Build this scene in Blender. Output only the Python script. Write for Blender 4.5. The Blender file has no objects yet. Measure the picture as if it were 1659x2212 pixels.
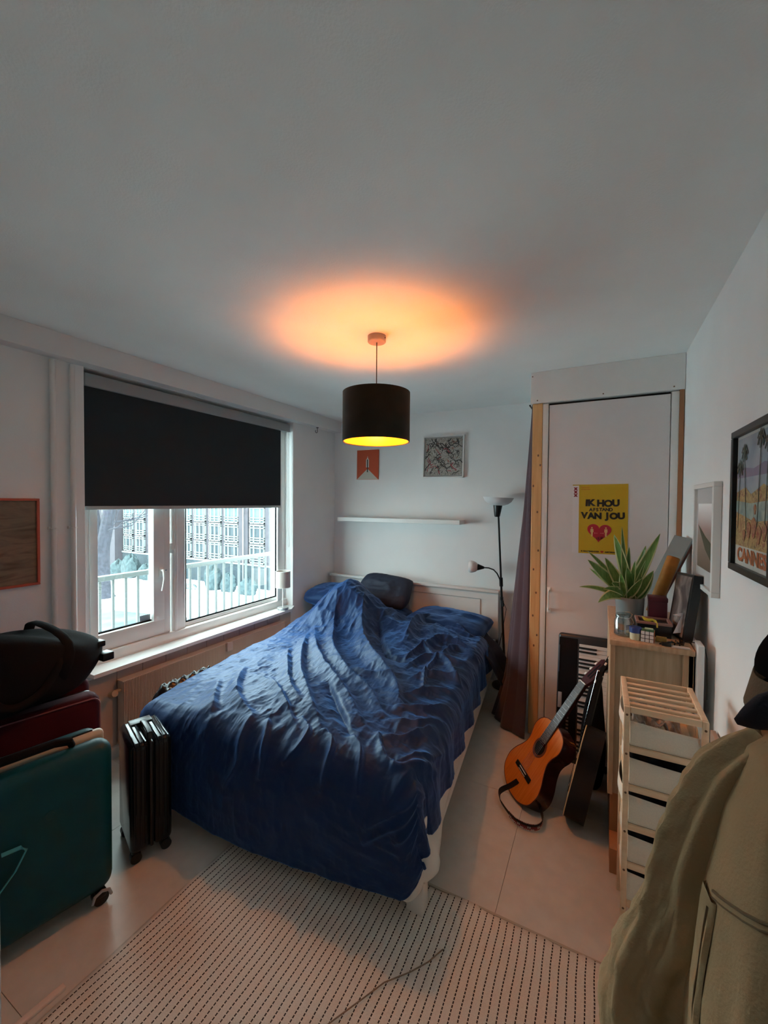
import bpy, bmesh, math, random
import numpy as np
from mathutils import Matrix, Vector
SC = bpy.context.scene
COL = SC.collection
random.seed(7)

# ---------------------------------------------------------------- camera, world, exposure
cam_d = bpy.data.cameras.new('camera')
cam_d.sensor_fit = 'HORIZONTAL'; cam_d.sensor_width = 36.0
cam_d.lens = 36.0 * 892.1 / 1659.0
cam_d.clip_start = 0.02; cam_d.clip_end = 400
cam = bpy.data.objects.new('camera', cam_d); COL.objects.link(cam)
_yaw, _pit, _rol = 0.48374, 0.0227, 0.0077
F_ = Vector((-math.sin(_yaw) * math.cos(_pit), math.cos(_yaw) * math.cos(_pit), -math.sin(_pit)))
R_ = Vector((math.cos(_yaw), math.sin(_yaw), 0)); U_ = R_.cross(F_)
R2 = R_ * math.cos(_rol) + U_ * math.sin(_rol); U2 = U_ * math.cos(_rol) - R_ * math.sin(_rol)
cm = Matrix((R2, U2, -F_)).transposed().to_4x4(); cm.translation = (0, 0, 1.70)
cam.matrix_world = cm
SC.camera = cam

world = bpy.data.worlds.new('overcast_sky'); SC.world = world; world.use_nodes = True
wn = world.node_tree
wn.nodes['Background'].inputs[0].default_value = (0.80, 0.965, 1.0, 1)
wn.nodes['Background'].inputs[1].default_value = 10.5

SC.view_settings.view_transform = 'Standard'; SC.view_settings.look = 'None'
SC.view_settings.gamma = 1.0; SC.view_settings.use_curve_mapping = False
SC.view_settings.exposure = 0.55
SC.cycles.use_denoising = True
SC.cycles.max_bounces = 10; SC.cycles.diffuse_bounces = 6
SC.cycles.transparent_max_bounces = 16
SC.cycles.sample_clamp_indirect = 6.0
# portal in the window opening: guides sky sampling only
pl = bpy.data.lights.new('window_portal', 'AREA'); pl.shape = 'RECTANGLE'; pl.size = 1.06; pl.size_y = 1.94
pl.cycles.is_portal = True
po = bpy.data.objects.new('window_portal', pl); COL.objects.link(po)
po.location = (-3.03, 2.385, 1.13); po.rotation_euler = (0, -math.pi / 2, 0)

# ---------------------------------------------------------------- materials
def mat(name, col, rough=0.6, metal=0.0, noise=0.0, nscale=8.0, bump=0.0, bscale=120.0, spec=0.5, sheen=0.0, trans=0.0, emis=None, estr=0.0, coat=0.0, stretch=None, col2=None, sss=0.0):
    m = bpy.data.materials.new(name); m.use_nodes = True
    nt = m.node_tree; b = nt.nodes['Principled BSDF']
    b.inputs['Base Color'].default_value = (*col, 1); b.inputs['Roughness'].default_value = rough
    b.inputs['Metallic'].default_value = metal; b.inputs['Specular IOR Level'].default_value = spec
    if sheen: b.inputs['Sheen Weight'].default_value = sheen
    if coat: b.inputs['Coat Weight'].default_value = coat; b.inputs['Coat Roughness'].default_value = .1
    if trans: b.inputs['Transmission Weight'].default_value = trans
    if emis: b.inputs['Emission Color'].default_value = (*emis, 1); b.inputs['Emission Strength'].default_value = estr
    tc = nt.nodes.new('ShaderNodeTexCoord'); mp = nt.nodes.new('ShaderNodeMapping')
    nt.links.new(tc.outputs['Object'], mp.inputs[0])
    if stretch: mp.inputs['Scale'].default_value = stretch
    if noise > 0 or col2:
        n = nt.nodes.new('ShaderNodeTexNoise'); n.inputs['Scale'].default_value = nscale; n.inputs['Detail'].default_value = 5
        nt.links.new(mp.outputs[0], n.inputs['Vector'])
        r = nt.nodes.new('ShaderNodeValToRGB'); r.color_ramp.elements[0].position = .32; r.color_ramp.elements[1].position = .68
        c2 = col2 if col2 else tuple(min(1, c * (1 + noise)) for c in col)
        c1 = col if col2 else tuple(c * (1 - noise) for c in col)
        r.color_ramp.elements[0].color = (*c1, 1); r.color_ramp.elements[1].color = (*c2, 1)
        nt.links.new(n.outputs['Fac'], r.inputs[0]); nt.links.new(r.outputs[0], b.inputs['Base Color'])
    if bump > 0:
        n2 = nt.nodes.new('ShaderNodeTexNoise'); n2.inputs['Scale'].default_value = bscale; n2.inputs['Detail'].default_value = 3
        nt.links.new(mp.outputs[0], n2.inputs['Vector'])
        bp = nt.nodes.new('ShaderNodeBump'); bp.inputs['Strength'].default_value = bump; bp.inputs['Distance'].default_value = .004
        nt.links.new(n2.outputs['Fac'], bp.inputs['Height']); nt.links.new(bp.outputs[0], b.inputs['Normal'])
    return m
def srgb(r, g, b):
    f = lambda c: ((c / 255 + .055) / 1.055) ** 2.4 if c > 10 else c / 255 / 12.92
    return (f(r), f(g), f(b))
def glass_mat(name, tint=(.93, .97, .96), gloss=.07):
    m = bpy.data.materials.new(name); m.use_nodes = True; nt = m.node_tree; nt.nodes.clear()
    o = nt.nodes.new('ShaderNodeOutputMaterial'); mx = nt.nodes.new('ShaderNodeMixShader'); mx.inputs[0].default_value = gloss
    t = nt.nodes.new('ShaderNodeBsdfTransparent'); t.inputs[0].default_value = (*tint, 1)
    g = nt.nodes.new('ShaderNodeBsdfGlossy'); g.inputs['Roughness'].default_value = .02
    nt.links.new(t.outputs[0], mx.inputs[1]); nt.links.new(g.outputs[0], mx.inputs[2]); nt.links.new(mx.outputs[0], o.inputs[0])
    return m
K = {}
K['wall'] = mat('wall_paint', (.84, .85, .845), .75, noise=.02, nscale=3, bump=.12, bscale=160)
K['ceil'] = mat('ceiling_paint', (.87, .885, .87), .85, noise=.02, nscale=3, bump=.25, bscale=140)
K['beam'] = mat('beam_paint', (.80, .80, .79), .7, bump=.08)
K['trim'] = mat('white_trim_paint', (.78, .78, .76), .4, noise=.02, bump=.04)
K['sill'] = mat('glossy_sill_paint', (.76, .78, .77), .14, spec=.7)
K['vinyl'] = mat('beige_vinyl_floor', (.59, .56, .51), .45, noise=.05, nscale=14, bump=.08, bscale=80)
K['joint'] = mat('floor_joint', (.22, .18, .15), .8)
K['panel'] = mat('panel_paint', (.52, .40, .34), .5, noise=.06, nscale=5)
K['radiator'] = mat('radiator_enamel', (.62, .50, .41), .4)
K['door'] = mat('door_paint', (.71, .675, .67), .55, noise=.02)
K['darkgap'] = mat('dark_gap', (.05, .035, .03), .9)
K['pine'] = mat('raw_pine', (.58, .33, .13), .6, stretch=(9, 9, .7), nscale=5, col2=(.70, .43, .19))
K['knot'] = mat('wood_knot', (.16, .08, .04), .6)
K['blind'] = mat('charcoal_blind', (.028, .036, .042), .85, bump=.1, bscale=400, spec=.2)
K['blindcase'] = mat('grey_cassette', (.30, .33, .34), .5)
K['bedwhite'] = mat('bed_white_lacquer', (.78, .77, .74), .4)
K['sheet'] = mat('white_sheet', (.72, .70, .66), .85, bump=.2, bscale=60)
K['oak'] = mat('oak_laminate', (.44, .29, .17), .5, stretch=(16, 16, 1.2), nscale=4, col2=(.56, .39, .25))
K['ply'] = mat('light_pine', (.72, .52, .33), .5, stretch=(1.5, 12, 12), nscale=4, col2=(.80, .61, .41))
K['brownwood'] = mat('orange_brown_veneer', (.36, .15, .06), .5, stretch=(8, 8, 1), nscale=4, col2=(.44, .20, .08))
K['drawerfab'] = mat('beige_fabric', (.74, .69, .58), .95, noise=.04, nscale=200, bump=.2, bscale=500, sheen=.2)
K['black'] = mat('black_plastic', (.008, .009, .010), .35, spec=.35)
K['blackmat'] = mat('black_fabric', (.005, .005, .006), .9, bump=.2, bscale=300, spec=.12)
K['blackmetal'] = mat('black_metal', (.01, .01, .01), .35)
K['chrome'] = mat('chrome', (.7, .7, .7), .15, metal=1)
K['white'] = mat('white_plastic', (.80, .80, .78), .35)
K['opal'] = mat('opal_plastic', (.80, .80, .80), .35, sss=.2)
K['glass'] = glass_mat('window_glass')
K['jarglass'] = glass_mat('jar_glass', (.86, .9, .9), .16)
K['curtain'] = mat('plum_curtain', (.055, .030, .042), .9, noise=.15, nscale=3, bump=.15, bscale=200, sheen=.15)
K['teal'] = mat('teal_shell', (.001, .046, .060), .45, spec=.2, noise=.08, nscale=10, bump=.06, bscale=300)
K['cream'] = mat('cream_rim', (.42, .38, .28), .5)
K['burgundy'] = mat('burgundy_nylon', (.045, .004, .010), .8, bump=.25, bscale=350, spec=.15)
K['piping'] = mat('pink_piping', (.20, .07, .08), .6)
K['orangeframe'] = mat('coral_frame', (.55, .11, .06), .5)
K['cyan'] = mat('cyan_strap', (.04, .30, .38), .6)

# ---------------------------------------------------------------- mesh tools
class MB:
    def __init__(s): s.v = []; s.f = []; s.mi = []; s.c = 0
    def add(s, vs, fs, M=None):
        o = len(s.v)
        if M is not None: vs = [tuple(M @ Vector(p)) for p in vs]
        s.v += [tuple(p) for p in vs]
        s.f += [tuple(i + o for i in f) for f in fs]; s.mi += [s.c] * len(fs)
        return s
def box(m, x0, x1, y0, y1, z0, z1, r=0.0, seg=2, M=None):
    if r <= 0:
        vs = [(x, y, z) for x in (x0, x1) for y in (y0, y1) for z in (z0, z1)]
        m.add(vs, [(0, 1, 3, 2), (4, 6, 7, 5), (0, 4, 5, 1), (2, 3, 7, 6), (0, 2, 6, 4), (1, 5, 7, 3)], M); return m
    b = bmesh.new(); bmesh.ops.create_cube(b, size=1.0)
    for v in b.verts: v.co = Vector(((x0 + x1) / 2 + v.co.x * (x1 - x0), (y0 + y1) / 2 + v.co.y * (y1 - y0), (z0 + z1) / 2 + v.co.z * (z1 - z0)))
    r = min(r, .49 * min(abs(x1 - x0), abs(y1 - y0), abs(z1 - z0)))
    bmesh.ops.bevel(b, geom=list(b.edges), offset=r, segments=seg, profile=.5, affect='EDGES')
    b.verts.index_update()
    m.add([tuple(v.co) for v in b.verts], [tuple(v.index for v in f.verts) for f in b.faces], M); b.free(); return m
def frames(pts):
    pts = [Vector(p) for p in pts]; n = len(pts); T = []
    for i in range(n):
        t = (pts[min(i + 1, n - 1)] - pts[max(i - 1, 0)]); T.append(t.normalized() if t.length > 1e-9 else Vector((0, 0, 1)))
    a = Vector((0, 0, 1)) if abs(T[0].z) < .9 else Vector((1, 0, 0))
    N = (a - T[0] * a.dot(T[0])).normalized(); out = []
    for i in range(n):
        N = (N - T[i] * N.dot(T[i])).normalized(); out.append((pts[i], N, T[i].cross(N)))
    return out
def tube(m, pts, r, n=8, cap=True, M=None, ry=None):
    fr = frames(pts); rs = r if isinstance(r, (list, tuple)) else [r] * len(pts)
    rys = ry if isinstance(ry, (list, tuple)) else [ry if ry else None] * len(pts)
    vs = []; fs = []
    for (p, N, B), q, q2 in zip(fr, rs, rys):
        q2 = q2 if q2 else q
        for k in range(n):
            a = 2 * math.pi * k / n; vs.append(p + N * (q * math.cos(a)) + B * (q2 * math.sin(a)))
    L = len(fr)
    for i in range(L - 1):
        for k in range(n):
            k2 = (k + 1) % n; fs.append((i * n + k, i * n + k2, (i + 1) * n + k2, (i + 1) * n + k))
    if cap: fs.append(tuple(range(n))[::-1]); fs.append(tuple((L - 1) * n + k for k in range(n)))
    m.add(vs, fs, M); return m
def cyl(m, p0, p1, r0, r1=None, n=20, M=None): return tube(m, [p0, p1], [r0, r0 if r1 is None else r1], n, True, M)
def lathe(m, prof, n=32, M=None, c=(0, 0)):
    vs = []; fs = []
    for r, z in prof:
        for k in range(n):
            a = 2 * math.pi * k / n; vs.append((c[0] + r * math.cos(a), c[1] + r * math.sin(a), z))
    for i in range(len(prof) - 1):
        for k in range(n):
            k2 = (k + 1) % n; fs.append((i * n + k, i * n + k2, (i + 1) * n + k2, (i + 1) * n + k))
    if prof[0][0] > 0 and prof[0][0] < 1e-3 or True:
        pass
    m.add(vs, fs, M); return m
def prism(m, poly, h0, h1, M=None):
    n = len(poly); vs = [(x, y, h0) for x, y in poly] + [(x, y, h1) for x, y in poly]
    fs = [tuple(range(n))[::-1], tuple(range(n, 2 * n))] + [(i, (i + 1) % n, n + (i + 1) % n, n + i) for i in range(n)]
    m.add(vs, fs, M); return m
def gridm(m, P, M=None, closed=False):
    ny = len(P); nx = len(P[0]); vs = [tuple(p) for row in P for p in row]; fs = []
    for j in range(ny - 1):
        for i in range(nx if closed else nx - 1):
            i2 = (i + 1) % nx; fs.append((j * nx + i, j * nx + i2, (j + 1) * nx + i2, (j + 1) * nx + i))
    m.add(vs, fs, M); return m
WM = {}
def build(name, m, mats, parent=None, ang=35, local=False, label=None, cat=None, group=None, kind=None):
    me = bpy.data.meshes.new(name); vs = m.v
    if parent is not None and not local:
        inv = WM[parent.name].inverted(); vs = [tuple(inv @ Vector(p)) for p in vs]
    me.from_pydata(vs, [], m.f)
    mats = mats if isinstance(mats, (list, tuple)) else [mats]
    for q in mats: me.materials.append(q)
    if len(mats) > 1: me.polygons.foreach_set('material_index', m.mi)
    me.polygons.foreach_set('use_smooth', [True] * len(me.polygons))
    me.update(); me.set_sharp_from_angle(angle=math.radians(ang))
    o = bpy.data.objects.new(name, me); COL.objects.link(o)
    if parent is not None: o.parent = parent; WM[o.name] = WM[parent.name].copy()
    else: WM[o.name] = Matrix.Identity(4)
    for k, v in (('label', label), ('category', cat), ('group', group), ('kind', kind)):
        if v: o[k] = v
    return o
def fixn(o):
    b = bmesh.new(); b.from_mesh(o.data); bmesh.ops.recalc_face_normals(b, faces=b.faces); b.to_mesh(o.data); b.free(); return o
def thing(name, label, cat, loc=(0, 0, 0), rotz=0.0, group=None, M=None, kind=None):
    o = bpy.data.objects.new(name, None); COL.objects.link(o); o.empty_display_size = .05
    M = M if M is not None else Matrix.Translation(loc) @ Matrix.Rotation(rotz, 4, 'Z')
    o.matrix_world = M; WM[o.name] = M.copy(); o['label'] = label; o['category'] = cat
    if group: o['group'] = group
    if kind: o['kind'] = kind
    return o
def struct(name, m, mats, **k): return build(name, m, mats, kind='structure', **k)
def pbox(name, parent, mt, *a, **k):
    loc = k.pop('local', False); lab = k.pop('label', None)
    return build(name, box(MB(), *a, **k), mt, parent, local=loc, label=lab)
def text_mesh(m, s, size, M, bold=0.0, align='CENTER', shear=0.0, sp=1.0):
    cu = bpy.data.curves.new('t', 'FONT'); cu.body = s; cu.size = size; cu.align_x = align; cu.align_y = 'CENTER'
    cu.offset = bold; cu.shear = shear; cu.space_character = sp; cu.resolution_u = 4
    o = bpy.data.objects.new('t', cu); COL.objects.link(o)
    me = o.to_mesh(); m.add([tuple(v.co) for v in me.vertices], [tuple(p.vertices) for p in me.polygons], M)
    o.to_mesh_clear(); bpy.data.objects.remove(o); bpy.data.curves.remove(cu)
def vnoise(x, y, seed=0):
    xi = np.floor(x).astype(np.int64); yi = np.floor(y).astype(np.int64); fx = x - xi; fy = y - yi
    def h(a, b):
        n = (a * 374761393 + b * 668265263 + seed * 974634777) & 0xffffffff
        n = ((n ^ (n >> 13)) * 1274126177) & 0xffffffff
        return ((n ^ (n >> 16)) & 0xffff) / 65535.0
    u = fx * fx * (3 - 2 * fx); w = fy * fy * (3 - 2 * fy)
    return (h(xi, yi) * (1 - u) + h(xi + 1, yi) * u) * (1 - w) + (h(xi, yi + 1) * (1 - u) + h(xi + 1, yi + 1) * u) * w
def fbm(x, y, o=4, seed=0, ridge=False):
    r = 0; a = .5
    for i in range(o):
        n = vnoise(x, y, seed + i * 17)
        r = r + a * ((1 - np.abs(2 * n - 1)) if ridge else n); a *= .5; x = x * 2.03 + 3.1; y = y * 2.03 + 1.7
    return r

# ================================================================ ROOM
XL, XR, YB, YD, YF, ZC = -2.826, .455, 4.10, 3.18, .11, 2.651
WY0, WY1, WZ0, WZ1 = 1.40, 3.35, .60, 2.52
fl = struct('floor', box(MB(), -3.0, .60, -1.3, 4.25, -.12, -.004), K['joint'])
tm = {}
ys = [-1.2, -.3, .62, 1.54, 2.46, 3.38, 4.1]; xs = [XL, -2.2, -1.28, -.36, .455]
for i in range(len(xs) - 1):
    for j in range(len(ys) - 1):
        pbox('floor_tile', fl, K['vinyl'], xs[i] + .001, xs[i + 1] - .001, ys[j] + .001, ys[j + 1] - .001, -.006, 0)
struct('ceiling', box(MB(), -3.0, .60, -1.3, 4.25, ZC, ZC + .12), K['ceil'])
wl = MB()
box(wl, -3.12, XL, -1.3, WY0, -.1, ZC); box(wl, -3.12, XL, WY1, 4.25, -.1, ZC)
box(wl, -3.12, XL, WY0, WY1, -.1, WZ0); box(wl, -3.12, XL, WY0, WY1, WZ1, ZC)
wallL = struct('wall_left', wl, K['wall'])
struct('ceiling_beam', box(MB(), XL, -2.735, YF, YB, 2.521, ZC), K['beam'])
struct('wall_back', box(MB(), XL, .60, YB, YB + .15, -.1, ZC), K['wall'])
struct('wall_right', box(MB(), XR, XR + .15, -1.3, YB, -.1, ZC), K['wall'])
# closet behind the door: side wall strip above and panel, and wall in front part (camera stands in its doorway)
wf = MB(); box(wf, XL, -.40, -.05, YF, -.1, ZC); box(wf, -.40, XR, -.05, YF, 2.25, ZC)
struct('wall_front', wf, mat('front_wall_paint', (.70, .71, .71), .8))
struct('wall_hallway', box(MB(), XL, XR, -1.3, -1.2, -.1, ZC), mat('hall_wall_paint', (.5, .5, .5), .8))
dj = MB(); box(dj, -.40, -.3105, -.07, .108, 0, 2.25, r=.004)
struct('trim_1', dj, K['trim'])
# below-sill wall panels
seams = [1.41, 1.58, 1.754, 1.928, 2.105, 2.283, 2.455, 2.627, 2.804, 2.971, 3.145, 3.31]
for a, b in zip(seams[:-1], seams[1:]):
    pbox('wall_panel', wallL, K['panel'], XL - .002, XL + .008, a + .002, b - .002, .08, .572, r=.0015, seg=1)
struct('trim_2', box(MB(), XL, XL + .012, 1.40, 3.33, .572, .597), K['trim'])
struct('baseboard_left', box(MB(), XL, XL + .014, YF, 4.1, 0, .07, r=.003), K['trim'])
struct('baseboard_back', box(MB(), XL, -.47, YB - .014, YB, 0, .07, r=.003), K['trim'])

# ---- window
win = bpy.data.objects.new('window_1', None); COL.objects.link(win); win['kind'] = 'structure'; WM['window_1'] = Matrix.Identity(4)
XW0, XW1 = -3.02, -2.93      # frame depth
fr = MB()
box(fr, XW0, XW1, WY0, 1.475, WZ0, WZ1, .004); box(fr, XW0, XW1, 3.265, WY1, WZ0, WZ1, .004)
box(fr, XW0, XW1, WY0, WY1, 2.44, WZ1, .004); box(fr, XW0, XW1 + .03, WY0, WY1, WZ0, .690, .006)
box(fr, XW1, XW1 + .016, WY0, WY1, .64, .662, .004)
build('window_frame', fr, K['trim'], win)
mu = MB(); box(mu, XW0, XW1 + .012, 2.055, 2.165, .66, 2.44, .008, 3); box(mu, XW1 + .008, XW1 + .022, 2.066, 2.092, .66, 2.44, .005, 3)
build('mullion', mu, K['trim'], win)
def sash(y0, y1, z0, z1, w, wb, x0, x1, name):
    s = MB(); box(s, x0, x1, y0, y0 + w, z0, z1, .006); box(s, x0, x1, y1 - w, y1, z0, z1, .006)
    box(s, x0, x1, y0 + w - .003, y1 - w + .003, z0, z0 + wb, .006); box(s, x0, x1, y0 + w - .003, y1 - w + .003, z1 - w, z1, .006)
    so = build(name, s, K['trim'], win)
    g = MB(); t = .01
    for a in ((y0 + w - .002, y0 + w + t, z0 + wb, z1 - w), (y1 - w - t, y1 - w + .002, z0 + wb, z1 - w), (y0 + w, y1 - w, z0 + wb - .002, z0 + wb + t), (y0 + w, y1 - w, z1 - w - t, z1 - w + .002)):
        box(g, x0 + .018, x0 + .034, a[0], a[1], a[2], a[3])
    build('glazing_gasket', g, K['blackmat'], so)
    build('pane', box(MB(), x0 + .024, x0 + .028, y0 + w, y1 - w, z0 + wb, z1 - w), K['glass'], so)
    return so
cs = sash(1.476, 2.04, .692, 2.438, .05, .115, -2.985, -2.925, 'casement')
# wider hinge/lock stile on the right of the casement
build('lock_stile', box(MB(), -2.984, -2.924, 1.905, 1.992, .80, 2.39, .004), K['trim'], cs)
fx = sash(2.166, 3.266, .692, 2.438, .022, .03, -2.985, -2.945, 'fixed_light')
hd = MB(); box(hd, -2.924, -2.916, 1.945, 1.975, 1.13, 1.20, .003); cyl(hd, (-2.918, 1.96, 1.18), (-2.885, 1.96, 1.18), .009)
tube(hd, [(-2.889, 1.96, 1.187), (-2.884, 1.96, 1.165), (-2.876, 1.958, 1.12), (-2.880, 1.950, 1.06), (-2.884, 1.945, 1.03)], [.010, .011, .009, .008, .007], 10)
build('window_handle', hd, K['white'], cs)
ky = MB(); cyl(ky, (-2.90, 1.975, 1.178), (-2.90, 1.99, 1.178), .007); build('lock_button', ky, K['chrome'], cs)
lt = MB(); box(lt, -2.925, -2.905, 2.035, 2.05, 1.30, 1.375, .004); box(lt, -2.908, -2.895, 2.03, 2.055, 1.30, 1.33, .003)
build('window_latch', lt, K['white'], win)
st = MB(); box(st, -2.9585, -2.9575, 1.82, 1.90, .812, .86); build('window_sticker', st, mat('grey_sticker', (.30, .36, .40), .5), cs)
sl = MB(); P = [(-2.93, 1.402), (-2.745, 1.402), (-2.742, 3.235), (-2.80, 3.345), (-2.93, 3.348)]
prism(sl, P, .598, .623)
o = build('window_sill', sl, K['sill'], kind='structure'); fixn(o)

# ---- roller blind
bl = thing('roller_blind', 'dark charcoal roller blind pulled half down over the window', 'blind', (-2.86, 2.37, 2.42))
ca = MB(); box(ca, -2.925, -2.845, 1.415, 3.325, 2.415, 2.495, .006); build('cassette', ca, K['blindcase'], bl)
fb = MB(); box(fb, -2.866, -2.864, 1.42, 3.205, 1.662, 2.42); build('fabric', fb, K['blind'], bl)
bb = MB(); box(bb, -2.872, -2.858, 1.42, 3.205, 1.640, 1.664, .004); build('bottom_bar', bb, mat('pale_bar', (.42, .44, .44), .5), bl)
gd = MB(); box(gd, -2.915, -2.895, 3.20, 3.262, .69, 2.42, .004); build('side_rail', gd, K['trim'], bl)
cd = MB(); tube(cd, [(-2.85, 3.285, 2.42), (-2.848, 3.29, 1.6), (-2.847, 3.298, 1.25), (-2.847, 3.31, 1.235), (-2.847, 3.322, 1.25), (-2.848, 3.31, 1.6), (-2.85, 3.305, 2.42)], .0022, 6)
build('pull_cord', cd, K['white'], bl)
# cup hook in the beam underside
hk = MB(); lathe(hk, [(0, 2.521), (.014, 2.521), (.014, 2.516), (0, 2.516)], 14, c=(-2.78, 3.70))
tube(hk, [(-2.78, 3.70, 2.517), (-2.78, 3.70, 2.49)] + [(-2.78, 3.70 - .018 + .018 * math.cos(a), 2.478 + .018 * math.sin(a)) for a in np.linspace(.4, -3.6, 12)], .003, 6)
build('ceiling_hook', hk, K['blackmetal'], label='small black metal cup hook screwed into the beam above the bed', cat='hook')

# ---- pipes
def pipe(y, lab):
    p = thing('heating_pipe', lab, 'pipe', (XL + .03, y, 0), group=None)
    q = MB(); tube(q, [(XL + .026, y, 0.0), (XL + .026, y, 2.505)], .0145, 14); build('pipe', q, K['trim'], p)
    q = MB(); box(q, XL, XL + .02, y - .022, y + .004, 1.53, 1.545); tube(q, [(XL + .026 + .0165 * math.cos(a), y + .0165 * math.sin(a), 1.537) for a in np.linspace(0, 6.28, 15)], .003, 6); build('pipe_clip', q, K['trim'], p)
pipe(1.225, 'white painted vertical pipe on the wall, the farther from the window')
pipe(1.325, 'white painted vertical pipe on the wall, the nearer to the window')

# ---- radiator
ra = thing('radiator', 'long beige ribbed panel radiator under the window behind the bed', 'radiator', (-2.75, 2.36, .1))
rp = MB(); Pp = []; n = 156; y0, y1 = 1.575, 3.13
front = []
for i in range(n * 4 + 1):
    ph = (i % 4); d = [0, 1, 1, 0][ph]; front.append((y0 + (y1 - y0) * i / (n * 4), -2.742 + .009 * d))
poly = front + [(y1, -2.80), (y0, -2.80)]
M = Matrix(((0, 1, 0, 0), (1, 0, 0, 0), (0, 0, 1, 0), (0, 0, 0, 1)))
prism(rp, poly, .10, .515, M); o = build('ribbed_panel', rp, K['radiator'], ra, ang=20); fixn(o)
rt = MB(); box(rt, -2.805, -2.738, 1.57, 3.135, .515, .521, .002, 1); box(rt, -2.805, -2.738, 1.57, 3.135, .094, .10, .002, 1); build('top_grille', rt, K['radiator'], ra)
rv = MB(); cyl(rv, (-2.77, 1.575, .46), (-2.77, 1.52, .46), .012); lathe(rv, [(0, .0), (.02, 0), (.024, .02), (.02, .05), (0, .052)], 16, Matrix.Translation((-2.77, 1.515, .45)) @ Matrix.Rotation(1.2, 4, 'Y'))
build('valve', rv, mat('valve_brass', (.40, .27, .17), .4), ra)
hm = MB(); box(hm, -2.74, -2.71, 2.40, 2.46, .455, .525, .006); box(hm, -2.738, -2.712, 2.405, 2.44, .522, .53, .002); build('heat_meter', hm, K['panel'], ra)
for y in (1.62, 3.08): build('feed_pipe', cyl(MB(), (-2.77, y, .0), (-2.77, y, .10), .009), K['radiator'], ra)

# ---- door 1 (closet door) on the far right
dr = bpy.data.objects.new('door_1', None); COL.objects.link(dr); dr['kind'] = 'structure'; WM['door_1'] = Matrix.Identity(4)
hb = MB(); box(hb, -.466, XR - .002, YD - .012, YD + .02, 2.426, ZC - .001, .002, 1); hbo = build('header_board', hb, K['trim'], dr)
for x, z in ((-.455, 2.62), (-.42, 2.445), (.0, 2.446), (.395, 2.446)):
    q = MB(); cyl(q, (x, YD - .0145, z), (x, YD - .0115, z), .0045, n=10); build('screw', q, K['knot'], hbo)
pbox('side_return_board', dr, K['trim'], -.466, -.455, YD + .02, YB, 2.426, ZC - .001)
po_ = MB(); box(po_, -.453, -.384, YD, YD + .07, 0, 2.426, .003, 1); poo = build('pine_post', po_, K['pine'], dr)
for z, x in ((2.05, -.41), (1.98, -.395), (1.83, -.44), (1.64, -.41), (1.36, -.40), (1.22, -.43), (1.05, -.41), (.88, -.43), (.74, -.40), (.66, -.42)):
    q = MB(); lathe(q, [(0, 0), (.0045, 0), (.006, .0006), (0, .0006)], 10, Matrix.Translation((x, YD, z)) @ Matrix.Rotation(math.pi / 2, 4, 'X') @ Matrix.Scale(1.5, 4, (0, 1, 0))); build('knot', q, K['knot'], poo)
pbox('pine_post', dr, mat('dark_pine', (.36, .16, .07), .6), .427, .452, YD, YD + .05, 0, 2.426)
pbox('door_jamb', dr, K['trim'], -.384, -.345, YD + .004, YD + .06, 0, 2.42, r=.003)
pbox('door_jamb', dr, K['trim'], .386, .427, YD + .004, YD + .06, 0, 2.42, r=.003)
pbox('gap_shade_sheet', dr, K['darkgap'], -.345, .386, YD + .045, YD + .06, 0, 2.426)  # dark sheet behind the leaf; the gap's shade is painted in its colour
dl = pbox('door_leaf', dr, K['door'], -.340, .382, YD + .010, YD + .045, .005, 2.408, r=.002, seg=1)
hh = MB(); box(hh, -.334, -.310, YD + .004, YD + .010, 1.065, 1.10, .002); box(hh, -.334, -.310, YD + .004, YD + .010, .915, .95, .002)
tube(hh, [(-.322, YD + .006, 1.075), (-.322, YD - .03, 1.07), (-.322, YD - .032, 1.0), (-.322, YD - .03, .945), (-.322, YD + .006, .94)], [.008, .010, .010, .010, .008], 8, ry=.004)
build('door_handle', hh, K['white'], dl)
# closet interior side (dark opening behind the curtain)
cl = MB(); box(cl, -.44, .45, 3.60, 3.62, 0, 2.42); struct('wall_closet', cl, K['wall'])

# ---- curtain hanging at the closet's side
cu = thing('curtain', 'long plum purple curtain hanging beside the pine door post', 'curtain', (-.5, 3.3, 0))
P = []; nz = 70; ns = 120
for j in range(nz + 1):
    z = 2.43 - (2.43 - .01) * j / nz; w = (2.43 - z) / 2.43
    row = []
    for i in range(ns + 1):
        u = i / ns
        y = 3.20 + u * .62
        spread = .015 + .19 * w ** 1.05 * (1 + .15 * math.sin(3 * w))
        # near edge lies against the post, deeper folds bulge towards the bed
        prof = math.sin(math.pi * min(1, u * 1.6)) ** .7 if u < .625 else .0
        fold = math.sin(u * 26 + 1.3 * math.sin(2.1 * w)) * (.012 + .035 * w) + .5 * math.sin(u * 51 + 2) * (.004 + .01 * w)
        x = -.456 - spread * math.sin(math.pi * u * .9) ** .55 - abs(fold) * min(1, u * 9) * .7
        y += .02 * math.sin(u * 26 + .8) * w - .15 * w ** 4 * (1 - u)
        if w > .86: x -= (w - .86) * .55 * math.exp(-((u - .35) / .2) ** 2)
        row.append((x, y, z))
    P.append(row)
q = gridm(MB(), P); o = build('cloth', q, K['curtain'], cu, ang=180)
md = o.modifiers.new('t', 'SOLIDIFY'); md.thickness = .003
rd = MB(); tube(rd, [(-.478, 3.215, 2.425), (-.478, 4.09, 2.425)], .006, 8); build('curtain_rod', rd, K['blackmetal'], cu)

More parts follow.
